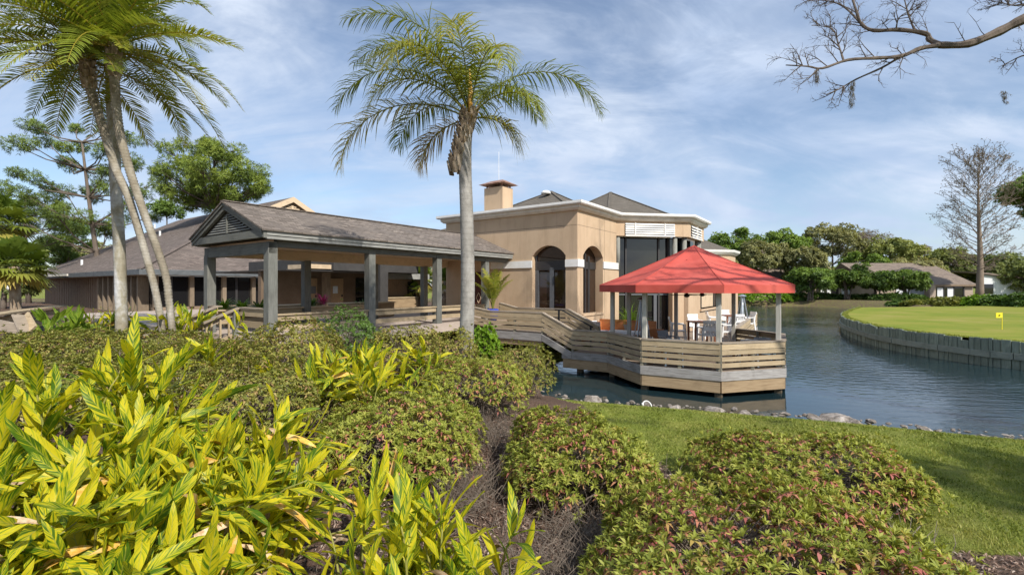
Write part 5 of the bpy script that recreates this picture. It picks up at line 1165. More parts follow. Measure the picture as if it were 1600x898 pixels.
# ------------------------------------------------------------------ palms
def frond_arrays(p0, az, el0, el1, L, nleaf, ll, lw, r, tint, plum=0.0, hang=0.5, petiole=0.16, curve=1.3, up_angle=0.2):
    n = 22; az = math.radians(az); h = np.array([math.cos(az), math.sin(az), 0]); pts = [np.array(p0, float)]; tans = []
    for i in range(n):
        e = math.radians(el0 + (el1 - el0) * ((i + 0.5) / n) ** curve); d = h * math.cos(e) + np.array([0, 0, math.sin(e)]); tans.append(d); pts.append(pts[-1] + d * L / n)
    pts = np.array(pts); tans.append(tans[-1]); tans = np.array(tans); sidev = np.array([-math.sin(az), math.cos(az), 0])
    # rachis
    mb = MB(); mb.tube([Vector(p) for p in pts[::2]], [0.020 * (1 - 0.85 * k / (n / 2)) + 0.003 for k in range(len(pts[::2]))], 4, False)
    V = [np.array(mb.v)]; Fq = [np.array(mb.f)]; T = [np.full(len(mb.v), 0.93)]; off = len(mb.v)
    ts = np.linspace(petiole, 0.995, nleaf); ts = np.repeat(ts, 2); sg = np.tile([1.0, -1.0], nleaf); ts = np.clip(ts + r.normal(0, 0.006, len(ts)), petiole, 0.998)
    x = ts * n; k = np.minimum(x.astype(int), n - 1); f = (x - k)[:, None]; P = pts[k] * (1 - f) + pts[k + 1] * f; D = tans[k]
    nrm = np.cross(sidev[None], D); nrm *= np.sign(nrm[:, 2:3] + 1e-6)
    tt = (ts - petiole) / (1 - petiole); ln = ll * (np.sin(np.pi * np.clip(tt * 0.86 + 0.12, 0, 1)) ** 0.6 * 0.9 + 0.1) * r.uniform(0.82, 1.12, len(ts))
    fw = (0.35 + 0.9 * tt)[:, None]; lift = up_angle + plum * r.normal(0, 0.6, len(ts))
    d0 = unit(sidev[None] * sg[:, None] + D * fw + nrm * lift[:, None]); d1 = unit(d0 + np.array([[0, 0, -1.0]]) * (hang * (0.7 + 0.6 * r.random(len(ts))))[:, None])
    d2 = unit(d1 + np.array([[0, 0, -1.0]]) * (hang * 0.9)); l3 = (ln / 3)[:, None]
    q1 = P + d0 * l3; q2 = q1 + d1 * l3; q3 = q2 + d2 * l3
    w = unit(np.cross(d0, nrm)) * (lw / 2); w = w * (0.6 + 0.4 * np.sin(np.pi * np.clip(tt, 0, 1)))[:, None]
    VV = np.stack([P - w * .5, P + w * .5, q1 - w, q1 + w, q2 - w * .8, q2 + w * .8, q3 - w * .12, q3 + w * .12], 1).reshape(-1, 3); b = np.arange(len(ts))[:, None] * 8 + off
    V.append(VV)
    for a in (0, 2, 4): Fq.append(np.concatenate([b + a, b + a + 1, b + a + 3, b + a + 2], 1))
    T.append(np.repeat(np.clip(tint + r.normal(0, 0.06, len(ts)) + 0.10 * tt, 0, 0.9), 8)); return np.concatenate(V), np.concatenate(Fq), np.concatenate(T)
M['queen'] = m_leaf('queen_palm_leaf', [(0.055, 0.085, 0.014), (0.12, 0.17, 0.02), (0.24, 0.27, 0.03), (0.40, 0.34, 0.06), (0.42, 0.30, 0.13), (0.26, 0.27, 0.05)], [0, 0.3, 0.5, 0.68, 0.86, 0.93], 0.4, 0.42)
M['date'] = m_leaf('date_palm_leaf', [(0.06, 0.09, 0.018), (0.13, 0.19, 0.025), (0.27, 0.32, 0.04), (0.42, 0.40, 0.06), (0.36, 0.24, 0.08), (0.38, 0.31, 0.04)], [0, 0.28, 0.5, 0.7, 0.86, 0.93], 0.4, 0.38)
def m_palm_trunk(name, cols, rings, amp):
    m, nt, b = base_mat(name); pos = texco(nt, 'pos'); sp = nd(nt, 'ShaderNodeSeparateXYZ'); nt.links.new(pos, sp.inputs[0])
    n = noise(nt, pos, 9, 6, 0.7); n2 = noise(nt, pos, 2.0, 5, 0.65, 0.5, (1, 1, 0.6)); w = nd(nt, 'ShaderNodeTexWave', wave_type='BANDS', bands_direction='Z', wave_profile='SAW')
    w.inputs['Scale'].default_value = rings; w.inputs['Distortion'].default_value = 1.2; w.inputs['Detail'].default_value = 2; w.inputs['Detail Scale'].default_value = 2; nt.links.new(pos, w.inputs[0])
    col = ramp(nt, n2, cols, [0.3 + 0.4 * i / (len(cols) - 1) for i in range(len(cols))]); col = mixc(nt, 0.5, col, ramp(nt, n, [(0.5, 0.5, 0.5), (1, 1, 1)], [0.3, 0.65]), 'MULTIPLY')
    col = mixc(nt, amp, col, ramp(nt, w.outputs[1], [(0.55, 0.55, 0.55), (1, 1, 1)], [0.0, 0.35]), 'MULTIPLY')
    nt.links.new(col, b.inputs['Base Color']); b.inputs['Roughness'].default_value = 0.95; b.inputs['Specular IOR Level'].default_value = 0.15
    a = nd(nt, 'ShaderNodeMath', operation='MULTIPLY_ADD'); nt.links.new(w.outputs[1], a.inputs[0]); a.inputs[1].default_value = amp; nt.links.new(n, a.inputs[2]); bump(nt, b, a.outputs[0], 0.6, 0.03); return m
M['queen_trunk'] = m_palm_trunk('queen_trunk', [(0.23, 0.215, 0.195), (0.36, 0.34, 0.31), (0.47, 0.45, 0.42)], 2.2, 0.35)
M['date_trunk'] = m_palm_trunk('date_trunk', [(0.19, 0.155, 0.11), (0.33, 0.29, 0.22), (0.48, 0.45, 0.39)], 3.5, 0.5)
M['pale_trunk'] = m_palm_trunk('pale_trunk', [(0.24, 0.20, 0.13), (0.36, 0.33, 0.25), (0.60, 0.60, 0.60)], 1.6, 0.2)
M['boot'] = m_noise('leaf_boots', [(0.17, 0.115, 0.075), (0.31, 0.24, 0.17), (0.42, 0.36, 0.29)], 8, 0.9, sc=(1, 1, 0.4), bmp=0.6)
def trunk_pts(pix, d, n=10): return catmull([tuple(pw(px, py, d)) for px, py in pix], n)
def ringed(pts, r0, r1, step=0.085, amp=0.10, n=14):
    P = along(pts, step / 2); m = len(P); return MB().tube(P, [(r0 + (r1 - r0) * i / (m - 1)) * (1 + (amp if i % 2 else -amp * 0.3)) for i in range(m)], n)
def palm(name, label, pix, d, r0, r1, tmat, fr, fmat, leaf, ringamp, boots, group='palms', seed=0, crown_off=(0, 0, 0), step=0.085):
    pts = trunk_pts(pix, d); base = pts[0]; t = thing(name, label, 'palm', tuple(base), group=group); r = np.random.default_rng(seed)
    low = base.copy(); low.z = gz(base.x, base.y) - 0.1
    part('trunk', ringed([low] + pts, r0, r1, step, ringamp), M[tmat], t, True); top = pts[-1] + Vector(crown_off)
    if boots:
        m = MB(); tg = (pts[-1] - pts[-4]).normalized(); BL = 0.85 if boots < 50 else 1.45
        for i in range(boots):
            f = i / boots; a = i * 2.4; c = pts[-1] - tg * (BL - (BL + 0.1) * f) ; dr = Vector((math.cos(a), math.sin(a), 0)); rr_ = r1 * (1.05 - 0.2 * f)
            m.bar(c + dr * rr_ * 0.8, c + dr * (rr_ + 0.05 + 0.05 * f) + Vector((0, 0, 0.26)), 0.13, 0.04, dr)
        part('boots', m, M['boot'], t)
    for (az, e0, e1, L, ti) in fr:
        V, Fq, tt = frond_arrays(top, az, e0, e1, L, leaf['n'], leaf['l'], leaf['w'], r, ti, leaf.get('plum', 0), leaf.get('hang', 0.4), leaf.get('pet', 0.16), leaf.get('curve', 1.3), leaf.get('up', 0.2))
        leaf_part('frond', t, V, Fq, tt, M[fmat])
    return t, top, r
qf = [(4, 60, -72, 4.25, 0.28), (181, 60, -70, 4.2, 0.30), (166, 80, -40, 4.5, 0.28), (-172, 86, -28, 4.5, 0.34), (185, 26, -88, 4.1, 0.60), (-95, 76, -66, 3.6, 0.46), (-125, 66, -74, 3.5, 0.48), (-68, 68, -74, 3.2, 0.44),
      (-25, 46, -84, 2.5, 0.40), (-8, 8, -88, 1.6, 0.54), (172, -8, -86, 1.85, 0.76), (92, 62, -50, 3.5, 0.22), (45, 70, -60, 3.3, 0.24), (150, 44, -78, 3.0, 0.30), (205, 52, -76, 3.1, 0.46), (100, 86, -5, 2.8, 0.40), (-150, 74, -60, 3.4, 0.44)]
t_, top, r_ = palm('queen_palm', 'tall queen palm with smooth grey trunk in front of the walkway', [(729, 530), (731, 440), (729, 330), (727, 270), (728, 215), (734, 186)], 11.7, 0.185, 0.15, 'queen_trunk', qf, 'queen',
     dict(n=80, l=0.88, w=0.030, plum=0.5, hang=0.55, pet=0.17, up=0.25), 0.015, 70, seed=3, step=0.12)
q = pw(733, 150, 11.6); part('flower_spathe', MB().tube([pw(735, 190, 11.6), pw(735, 150, 11.55), pw(734, 108, 11.5)], [0.05, 0.07, 0.01], 6), M['orange_leaf'], t_, True)
def ring_fronds(r, n, Ls, e_hi, e_lo, t0=0.25, t1=0.5):
    out = []
    for i in range(n):
        f = i / (n - 1); az = i * 137.5 + r.uniform(-15, 15); e0 = e_hi + (e_lo - e_hi) * f; out.append((az, e0, e0 - r.uniform(55, 85) * (1 - 0.25 * f), Ls * r.uniform(0.85, 1.1), r.uniform(t0, t1) + (0.12 if f > 0.85 else 0)))
    return out
rp = np.random.default_rng(12); LD_ = dict(n=70, l=0.56, w=0.034, plum=0.12, hang=0.18, pet=0.07, up=0.35, curve=1.1)
palm('date_palm', 'leaning palm whose trunk curves to the left of its pair', [(255, 524), (246, 470), (234, 420), (203, 315), (180, 262), (161, 200), (140, 135), (134, 95)], 12.8, 0.078, 0.108, 'date_trunk', ring_fronds(rp, 34, 3.2, 78, -18), 'date', LD_, 0.07, 34, seed=5)
palm('date_palm', 'rough ringed leaning palm on the right of the trunk pair', [(270, 522), (264, 470), (256, 420), (217, 310), (198, 250), (185, 195), (179, 125), (177, 75)], 12.6, 0.078, 0.108, 'date_trunk', ring_fronds(rp, 38, 3.5, 84, -14), 'date', LD_, 0.13, 30, seed=6)
palm('date_palm', 'straight pale trunked palm behind the leaning pair', [(190, 500), (187, 400), (181, 290), (176, 190), (172, 90), (168, -10)], 14.4, 0.16, 0.135, 'pale_trunk', ring_fronds(rp, 18, 3.0, 80, -35), 'date', LD_, 0.015, 20, seed=7, step=0.12)
# fan palms
M['fan'] = m_leaf('fan_palm_leaf', [(0.05, 0.085, 0.018), (0.12, 0.18, 0.025), (0.26, 0.30, 0.05), (0.45, 0.36, 0.09), (0.36, 0.25, 0.13)], [0, 0.35, 0.6, 0.8, 1], 0.35, 0.42)
def fan_palm(label, px, pyc, d, trunk_h, R, n, seed, group='fan palms', zg=None):
    r = np.random.default_rng(seed); c = pw(px, pyc, d); zg = gz(c.x, c.y) if zg is None else zg; t = thing('fan_palm', label, 'palm', (c.x, c.y, zg), group=group)
    part('trunk', ringed([Vector((c.x + 0.1, c.y, zg)), Vector((c.x, c.y, c.z))], 0.17, 0.15, 0.1, 0.08), M['boot'], t, True)
    for i in range(n):
        az = i * 2.4 + r.uniform(-.2, .2); el = math.radians(80 - 125 * i / n); pl_ = R * r.uniform(0.7, 1.0); dv = np.array([math.cos(az) * math.cos(el), math.sin(az) * math.cos(el), math.sin(el)])
        hub = np.array(c) + dv * pl_ * 0.75 - np.array([0, 0, 0.12 * pl_]); sd = unit(np.cross(dv, [0, 0, 1.0])); nn = np.cross(sd, dv); seg = 22
        th = np.linspace(-2.0, 2.0, seg); dd = np.cos(th)[:, None] * dv + np.sin(th)[:, None] * sd + 0.12 * nn; dd = unit(dd); l = R * 0.72 * (1 - 0.12 * np.abs(th)) * r.uniform(0.9, 1.1, seg)
        mid = hub + dd * (l * 0.6)[:, None]; tip = hub + dd * l[:, None] - np.array([[0, 0, 1]]) * (l * r.uniform(0.15, 0.45, seg))[:, None]; w = unit(np.cross(dd, nn)) * (R * 0.05)
        V = np.stack([hub + 0 * dd, mid + w, tip, mid - w], 1).reshape(-1, 3); Fq = np.arange(len(V)).reshape(-1, 4); ti = np.clip(0.35 + 0.5 * (i / n) ** 2.5 + r.normal(0, 0.05), 0, 1)
        mb = MB(); mb.tube([c, Vector(hub)], 0.014, 4, False); V = np.concatenate([V, np.array(mb.v)]); Fq = np.concatenate([Fq, np.array(mb.f) + seg * 4])
        leaf_part('fan_leaf', t, V, Fq, np.full(len(V), ti), M['fan'])
fan_palm('bushy fan palm at the left edge in front of the low building', 22, 415, 17.5, 2, 1.05, 34, 1)
fan_palm('taller fan palm half cut off by the left edge', -12, 345, 19.5, 3, 1.25, 30, 2)
fan_palm('fan palm in the courtyard gap behind the walkway', 656, 432, 33, 2, 1.2, 26, 3, zg=FLW)
fan_palm('lower fan palm in the courtyard beside the taller one', 640, 452, 31.5, 1, 0.8, 18, 4, zg=FLW)
fan_palm('fan palm half seen between walkway posts nearest the clubhouse', 697, 440, 29, 1, 1.0, 20, 5, zg=FLW)
# potted palm and other ornamentals
def m_of(c): return c
q = pw(770, 478, 21.2); pt_ = thing('potted_palm', 'bright green palm in a glossy blue pot by the walkway end', 'potted plant', (q.x, q.y, FLW))
part('pot', MB().lathe((q.x, q.y, FLW), [(0.16, 0), (0.26, 0.3), (0.28, 0.5), (0.24, 0.56), (0.20, 0.5)], 16), M['blue'], pt_, True); r = np.random.default_rng(4)
for i in range(10):
    V, Fq, tt = frond_arrays((q.x, q.y, FLW + 0.5), i * 137 + 10, 89 - 1.2 * i, 62 - 5 * i, 2.0 - 0.03 * i, 30, 0.34, 0.045, r, 0.46, 0, 0.3, 0.3); leaf_part('frond', pt_, V, Fq, tt, M['queen'])
def spiky(name, label, px, d, z0, n, L, w, mat, seed, spread=1.0, ang=(20, 88)):
    r = np.random.default_rng(seed); x, y = at(px, d); t = thing(name, label, 'plant', (x, y, z0)); V = []; T = []
    for i in range(n):
        az = r.uniform(0, 6.28); e = math.radians(r.uniform(*ang)); h = np.array([math.cos(az), math.sin(az), 0]); l = L * r.uniform(0.6, 1.1); p = np.array([x, y, z0]) + h * 0.05; sd = np.array([-h[1], h[0], 0]) * w / 2; pts = []
        for k in range(4): pts.append(p.copy()); p = p + (h * math.cos(e) * spread + np.array([0, 0, math.sin(e)])) * l / 3; e -= 0.45
        for k in range(3): a, b = pts[k], pts[k + 1]; wa, wb = (1, 0.8, 0.5, 0.05)[k], (1, 0.8, 0.5, 0.05)[k + 1]; V += [a - sd * wa, a + sd * wa, b + sd * wb, b - sd * wb]
        T += [np.clip(r.normal(0.5, 0.15), 0, 1)] * 12
    V = np.array(V); leaf_part('leaves', t, V, np.arange(len(V)).reshape(-1, 4), np.array(T), M[mat], 'stuff'); return t
M['pink'] = m_leaf('pink_leaf', [(0.12, 0.01, 0.04), (0.50, 0.03, 0.17), (0.65, 0.10, 0.28)], None, 0.3, 0.4)
spiky('cordyline', 'pink leaved cordyline in the planter behind the walkway', 504, 21.5, FLW + 0.75, 60, 0.65, 0.07, 'pink', 1)
spiky('ornamental_grass', 'tall arching grass plant behind the slatted bench by the glass doors', 984, 21.8, DZ + 0.7, 170, 1.35, 0.035, 'bright', 2)
part('pot', MB().lathe((*at(984, 21.8), DZ), [(0.28, 0), (0.34, 0.5), (0.36, 0.75), (0.3, 0.7)], 14), M['conc'], bpy.data.objects['ornamental_grass'])
for i, (px, d, lb_) in enumerate(((378, 17.4, 'fern like green plant in the planter left of the corner post'), (405, 16.8, 'low green fern in the planter beside the corner post'), (350, 17.8, 'green fern behind the stair top'), (488, 20.5, 'green fern left of the pink cordyline'))):
    spiky('planter_fern', lb_, px, d, FLW + 0.72, 110, 0.62, 0.06, 'dkbush' if i % 2 else 'bright', 10 + i, ang=(15, 75))
M['blossom'] = m_leaf('pale_blossom', [(0.35, 0.22, 0.2), (0.6, 0.5, 0.46), (0.7, 0.66, 0.6)], None, 0.3, 0.6)
spiky('blossom_shrub', 'pale pinkish flowering shrub in the courtyard between walkway posts', 692, 27.5, -0.6, 150, 0.6, 0.09, 'blossom', 20, ang=(-20, 85))
spiky('dark_shrub', 'dark strappy shrub beside the entry hall doors', 566, 23.0, FLW + 0.2, 90, 1.0, 0.06, 'dkbush', 21)

# ------------------------------------------------------------------ trees
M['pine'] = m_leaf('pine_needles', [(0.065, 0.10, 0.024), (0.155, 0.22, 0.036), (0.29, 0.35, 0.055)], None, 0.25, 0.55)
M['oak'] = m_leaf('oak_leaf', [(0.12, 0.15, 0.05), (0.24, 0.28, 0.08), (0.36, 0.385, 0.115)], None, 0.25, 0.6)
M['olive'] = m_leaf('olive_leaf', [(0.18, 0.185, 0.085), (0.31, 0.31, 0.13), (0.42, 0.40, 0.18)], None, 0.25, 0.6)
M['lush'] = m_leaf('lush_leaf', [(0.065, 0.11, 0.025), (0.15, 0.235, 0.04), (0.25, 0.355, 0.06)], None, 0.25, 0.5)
M['drab'] = m_leaf('drab_twigs', [(0.14, 0.115, 0.09), (0.23, 0.19, 0.15), (0.30, 0.24, 0.20)], None, 0.2, 0.8)
def tree(name, label, base, top_z, crown, ncl, rcl, mat, L, W, ntuft, nl, seed, tr=0.25, flat=0.55, group=None, zg=None, shell=0.5, tint=(0.5, 0.2), trunks=1, tuft_el=(-10, 70), tw=1.0):
    """crown: (cx,cy,cz,rx,ry,rz) ellipsoid filled with ncl clumps of radius rcl"""
    r = np.random.default_rng(seed); x, y = base; zg = gz(x, y) if zg is None else zg; t = thing(name, label, 'tree', (x, y, zg), group=group); cx, cy, cz, rx, ry, rz = crown
    u = unit(r.normal(size=(ncl, 3))) * (shell + (1 - shell) * r.random((ncl, 1)) ** 0.6); C = np.array([[cx, cy, cz]]) + u * np.array([[rx, ry, rz]])
    rc = rcl * r.uniform(0.65, 1.25, ncl); per = max(4, int(ntuft / ncl)); q = unit(r.normal(size=(ncl, per, 3))); q *= (0.35 + 0.65 * r.random((ncl, per, 1)) ** 0.5)
    P = (C[:, None] + q * rc[:, None, None] * np.array([1, 1, flat])).reshape(-1, 3); N = (q + np.array([0, 0, 0.5])).reshape(-1, 3) + r.normal(0, 0.2, P.shape)
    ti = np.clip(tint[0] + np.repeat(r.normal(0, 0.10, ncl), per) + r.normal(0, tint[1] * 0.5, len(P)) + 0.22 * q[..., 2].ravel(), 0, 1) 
    V, Fq, tt = rosettes(P, N, nl, L, W, tuft_el, ti, r); leaf_part('crown', t, V, Fq, tt, M[mat], 'stuff')
    m = MB(); roots = []
    for k in range(trunks):
        bx = x + (r.normal(0, 0.25) if trunks > 1 else 0); tx = cx + (r.normal(0, rx * 0.3) if trunks > 1 else 0)
        pts = [Vector((bx + (tx - bx) * f + 0.12 * math.sin(3 * f + seed) * (trunks == 1), y + (cy - y) * f, zg - 0.3 + (top_z - zg + 0.3) * f)) for f in np.linspace(0, 1, 7)]
        m.tube(pts, [tr * (1 - 0.72 * f) + 0.01 for f in np.linspace(0, 1, 7)], 8); roots.append(pts)
    part('trunk', m, M['bark'], t, True); m = MB()
    for i in range(ncl):
        pts = roots[i % trunks]; tgt = Vector(C[i]); k = min(range(2, 7), key=lambda j: abs(pts[j].z - (tgt.z - 0.45 * (tgt - pts[j]).to_2d().length))); s = pts[k]
        md = s.lerp(tgt, 0.55) + Vector((0, 0, -0.08 * (tgt - s).length)) + Vector(r.normal(0, 0.15 * rcl, 3)); rr_ = tr * 0.32 * tw; m.tube([s, md, tgt], [rr_, rr_ * 0.6, rr_ * 0.2], 5, False)
        for j in range(3): e = tgt + Vector(r.normal(0, rc[i] * 0.5, 3)); m.tube([md.lerp(tgt, 0.5), e], [rr_ * 0.4, rr_ * 0.1], 4, False)
    part('branches', m, M['bark'], t, kind='stuff'); return t
def px_tree(name, label, px, pbase, ptop, pbot, hw, d, ncl, rcl, mat, L, W, nt_, nl, seed, **k):
    x = (px - 800) / F * d; z1 = (HOR - ptop) / F * d; z0 = (HOR - pbot) / F * d; r_ = hw / F * d
    return tree(name, label, ((pbase - 800) / F * d, d), z1 - (z1 - z0) * 0.25, (x, d, (z0 + z1) / 2, max(0.3, r_ - rcl * 0.8), max(0.3, r_ - rcl * 0.8), max(0.2, (z1 - z0) / 2 - rcl * 0.45)), ncl, rcl, mat, L, W, nt_, nl, seed, **k)
GP = 'pines behind the low building'
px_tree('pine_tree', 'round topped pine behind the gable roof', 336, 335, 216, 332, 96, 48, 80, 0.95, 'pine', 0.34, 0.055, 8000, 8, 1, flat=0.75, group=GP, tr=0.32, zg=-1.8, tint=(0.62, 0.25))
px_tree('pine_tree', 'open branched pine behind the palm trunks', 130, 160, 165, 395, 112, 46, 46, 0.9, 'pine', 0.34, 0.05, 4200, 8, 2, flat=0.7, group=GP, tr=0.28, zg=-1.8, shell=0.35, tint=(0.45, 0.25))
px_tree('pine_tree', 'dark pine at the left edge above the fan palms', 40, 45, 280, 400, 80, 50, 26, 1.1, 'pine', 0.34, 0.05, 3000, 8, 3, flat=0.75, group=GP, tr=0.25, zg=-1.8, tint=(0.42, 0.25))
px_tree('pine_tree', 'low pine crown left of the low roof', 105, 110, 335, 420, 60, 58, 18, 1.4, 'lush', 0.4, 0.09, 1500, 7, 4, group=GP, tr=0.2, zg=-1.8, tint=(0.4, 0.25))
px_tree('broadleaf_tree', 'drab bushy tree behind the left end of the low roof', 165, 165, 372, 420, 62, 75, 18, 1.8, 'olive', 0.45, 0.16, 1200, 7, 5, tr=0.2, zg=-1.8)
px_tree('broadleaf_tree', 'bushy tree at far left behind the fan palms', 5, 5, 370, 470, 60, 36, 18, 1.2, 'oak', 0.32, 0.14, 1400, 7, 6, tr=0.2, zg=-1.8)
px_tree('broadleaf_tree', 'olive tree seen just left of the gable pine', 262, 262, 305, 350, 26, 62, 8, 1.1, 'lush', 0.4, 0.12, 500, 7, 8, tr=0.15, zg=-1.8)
# trees beyond the far houses
TL = [(1150, 350, 46, 100, 'lush', 'round green pine nearest the clubhouse roof beyond the pond', 0.5), (1228, 357, 40, 97, 'lush', 'dense bright green tree beyond the pond, second from clubhouse', 0.65),
      (1190, 372, 42, 92, 'olive', 'drab olive tree between the two greenest far trees', 0.35), (1258, 384, 34, 90, 'olive', 'low olive tree right of the dense green far tree', 0.45), (1300, 345, 50, 104, 'olive', 'tall airy olive tree above the far roofs', 0.4),
      (1347, 352, 40, 108, 'drab', 'tall thin leaved greyish tree behind the far roof', 0.5), (1392, 364, 48, 99, 'oak', 'umbrella shaped green tree above the wide house roof', 0.65), (1440, 383, 30, 110, 'drab', 'bare pinkish tree beyond the wide house roof', 0.7),
      (1482, 384, 40, 104, 'oak', 'low green tree left of the bare cypress', 0.5), (1555, 392, 55, 98, 'oak', 'dark green trees behind the white house', 0.3), (1622, 262, 55, 74, 'lush', 'green crown at the right edge beside the bare cypress', 0.5),
      (1120, 388, 30, 88, 'olive', 'shrubby tree just right of the far clubhouse wing', 0.4), (1340, 392, 50, 96, 'lush', 'low bright green tree directly behind the long roof', 0.6), (1245, 402, 60, 94, 'oak', 'broad low tree behind the left end of the long roof', 0.4),
      (1420, 395, 50, 95, 'olive', 'broad low olive tree behind the wide house ridge', 0.55), (1600, 400, 50, 92, 'oak', 'low dark tree at the right edge behind the white house', 0.3)]
for i, (px, pt, hw, d, mt_, lb_, ti) in enumerate(TL):
    bot = pt + min(75, hw * 1.35) if i not in (10,) else 340
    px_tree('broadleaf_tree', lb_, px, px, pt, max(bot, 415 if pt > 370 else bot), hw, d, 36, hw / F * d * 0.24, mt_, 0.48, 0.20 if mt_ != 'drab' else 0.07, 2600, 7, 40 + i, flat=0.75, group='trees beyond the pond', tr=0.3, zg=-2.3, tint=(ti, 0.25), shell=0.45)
for i, (px, hw, pt, lb_) in enumerate(((1268, 42, 418, 'leftmost small leafy tree on the far bank'), (1325, 40, 412, 'second small leafy tree on the far bank'), (1368, 34, 420, 'third small leafy tree on the far bank, half behind its neighbour'), (1416, 36, 417, 'rightmost small leafy tree on the far bank, before the wide house'))):
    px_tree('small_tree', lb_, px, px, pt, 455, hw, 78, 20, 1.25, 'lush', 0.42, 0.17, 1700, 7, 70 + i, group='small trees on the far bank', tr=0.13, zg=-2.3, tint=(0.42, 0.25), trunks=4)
for i, (px, d, rx, zt, lb_) in enumerate(((1300, 79.5, 3.2, -2.0, 'low green mound at the water line below the second far tree'), (1345, 79, 3.0, -2.1, 'low green mound at the water line below the third far tree'), (1392, 77.5, 3.2, -2.0, 'low green mound at the water line below the rightmost far tree'), (1232, 80.5, 3.0, -1.7, 'low green mound at the water line right of the canopy edge'))):
    x, y = at(px, d); shrub(lb_, (x, y), rx, 1.3, zt, 'hedge' if i % 2 else 'dkbush', dens=18, L=0.36, W=0.16, nl=6, red=0, twigs=10, seed=240 + i, name='bank_shrub', group='low mounds on the far bank', zg=-3.0, mean=0.35)
# hedges and bank planting on the far side
for i, (px, d, rx, zt, lb_) in enumerate(((1195, 79.5, 5.0, -1.1, 'bright hedge on the far bank right of the canopy edge'), (1262, 80.5, 5.5, -1.3, 'clipped dark hedge on the far bank below the small trees'), (1345, 80, 5.0, -1.5, 'low hedge on the far bank in the middle'), (1400, 76, 4.5, -1.3, 'shrub row at the far bank before the grey door'))):
    x, y = at(px, d); shrub(lb_, (x, y), rx, 1.4, zt, 'dkbush' if i else 'bright', dens=14, L=0.42, W=0.2, nl=6, red=0, twigs=10, seed=200 + i, name='bank_hedge', group='hedges on the far bank', zg=-2.6)
for i, (px, d, rx, zt, mt_, lb_) in enumerate(((1450, 58, 2.6, -1.75, 'hedge', 'yellowish shrub behind the left end of the green'), (1490, 56, 2.6, -1.35, 'hedge', 'golden green shrub behind the putting green'), (1532, 54, 2.4, -1.2, 'lush2', 'mid green shrub behind the putting green below the cypress'),
          (1570, 52, 2.6, -1.0, 'dkbush', 'dark shrub behind the putting green near the flag'), (1615, 50, 3.0, -0.5, 'dkbush', 'tall dark shrub at the right edge behind the green'), (1420, 60, 2.2, -2.0, 'dkbush', 'low shrub at the pond corner behind the green'))):
    x, y = at(px, d); shrub(lb_, (x, y), rx, 1.6, zt, 'bright' if mt_ == 'lush2' else mt_, dens=24, L=0.34, W=0.15, nl=6, red=0, twigs=20, seed=220 + i, name='border_shrub', group='shrubs behind the putting green', zg=-2.7, mean=0.4)

# bare cypress across the green
M['cyp'] = m_noise('cypress_bark', [(0.15, 0.115, 0.085), (0.27, 0.21, 0.16)], 1.5, 0.9, sc=(1, 1, 0.3), bmp=0.4)
def cypress():
    r = np.random.default_rng(9); x, y = at(1530, 66); zg = -2.3; zt = (HOR - 254) / F * 66; t = thing('bare_cypress', 'tall bare cypress with fine brown twigs beside the far house', 'tree', (x, y, zg)); H = zt - zg
    part('trunk', MB().tube([(x + 0.15 * math.sin(6 * f), y, zg + H * f) for f in np.linspace(0, 1, 9)], [0.55, 0.42, 0.36, 0.30, 0.24, 0.18, 0.12, 0.07, 0.03], 9), M['cyp'], t, True)
    m = MB(); tips = []
    for i in range(85):
        f = 0.20 + 0.78 * (i / 84) ** 0.85; az = i * 2.4 + r.uniform(-.4, .4); ln = (5.6 * math.sqrt(max(0.02, 1 - ((f - 0.58) / 0.46) ** 2)) + 0.3) * r.uniform(0.7, 1.1); el = 0.35 + 0.65 * f
        p = Vector((x, y, zg + H * f)); d = Vector((math.cos(az) * math.cos(el), math.sin(az) * math.cos(el), math.sin(el))); q = p + d * ln + Vector((0, 0, -0.06 * ln)); md = p.lerp(q, 0.5) + Vector(r.normal(0, 0.12, 3)); w = 0.075 * (1 - 0.6 * f)
        m.tube([p, md, q], [w, w * 0.6, 0.015], 4, False)
        for j in range(9):
            g = r.uniform(0.25, 1); s = p.lerp(md, g * 2) if g < .5 else md.lerp(q, g * 2 - 1); e = s + (d + Vector(r.normal(0, 0.55, 3))).normalized() * ln * r.uniform(0.16, 0.34); m.tube([s, e], [0.028, 0.012], 3, False)
            for k in range(4): e2 = s.lerp(e, r.uniform(0.4, 1)) ; e3 = e2 + (d + Vector(r.normal(0, 0.8, 3))).normalized() * r.uniform(0.3, 0.7); m.tube([e2, e3], [0.016, 0.008], 3, False); tips.append(e3)
    part('branches', m, M['cyp'], t, kind='stuff')
    P = np.array([tuple(v) for v in tips]); P = P[r.random(len(P)) < 0.55]; V, Fq, tt = rosettes(P, r.normal(size=P.shape), 4, 0.16, 0.08, (-30, 60), np.clip(r.normal(0.4, 0.2, len(P)), 0, 1), r); leaf_part('seed_cones', t, V, Fq, tt, M['drab'], 'stuff')
cypress()

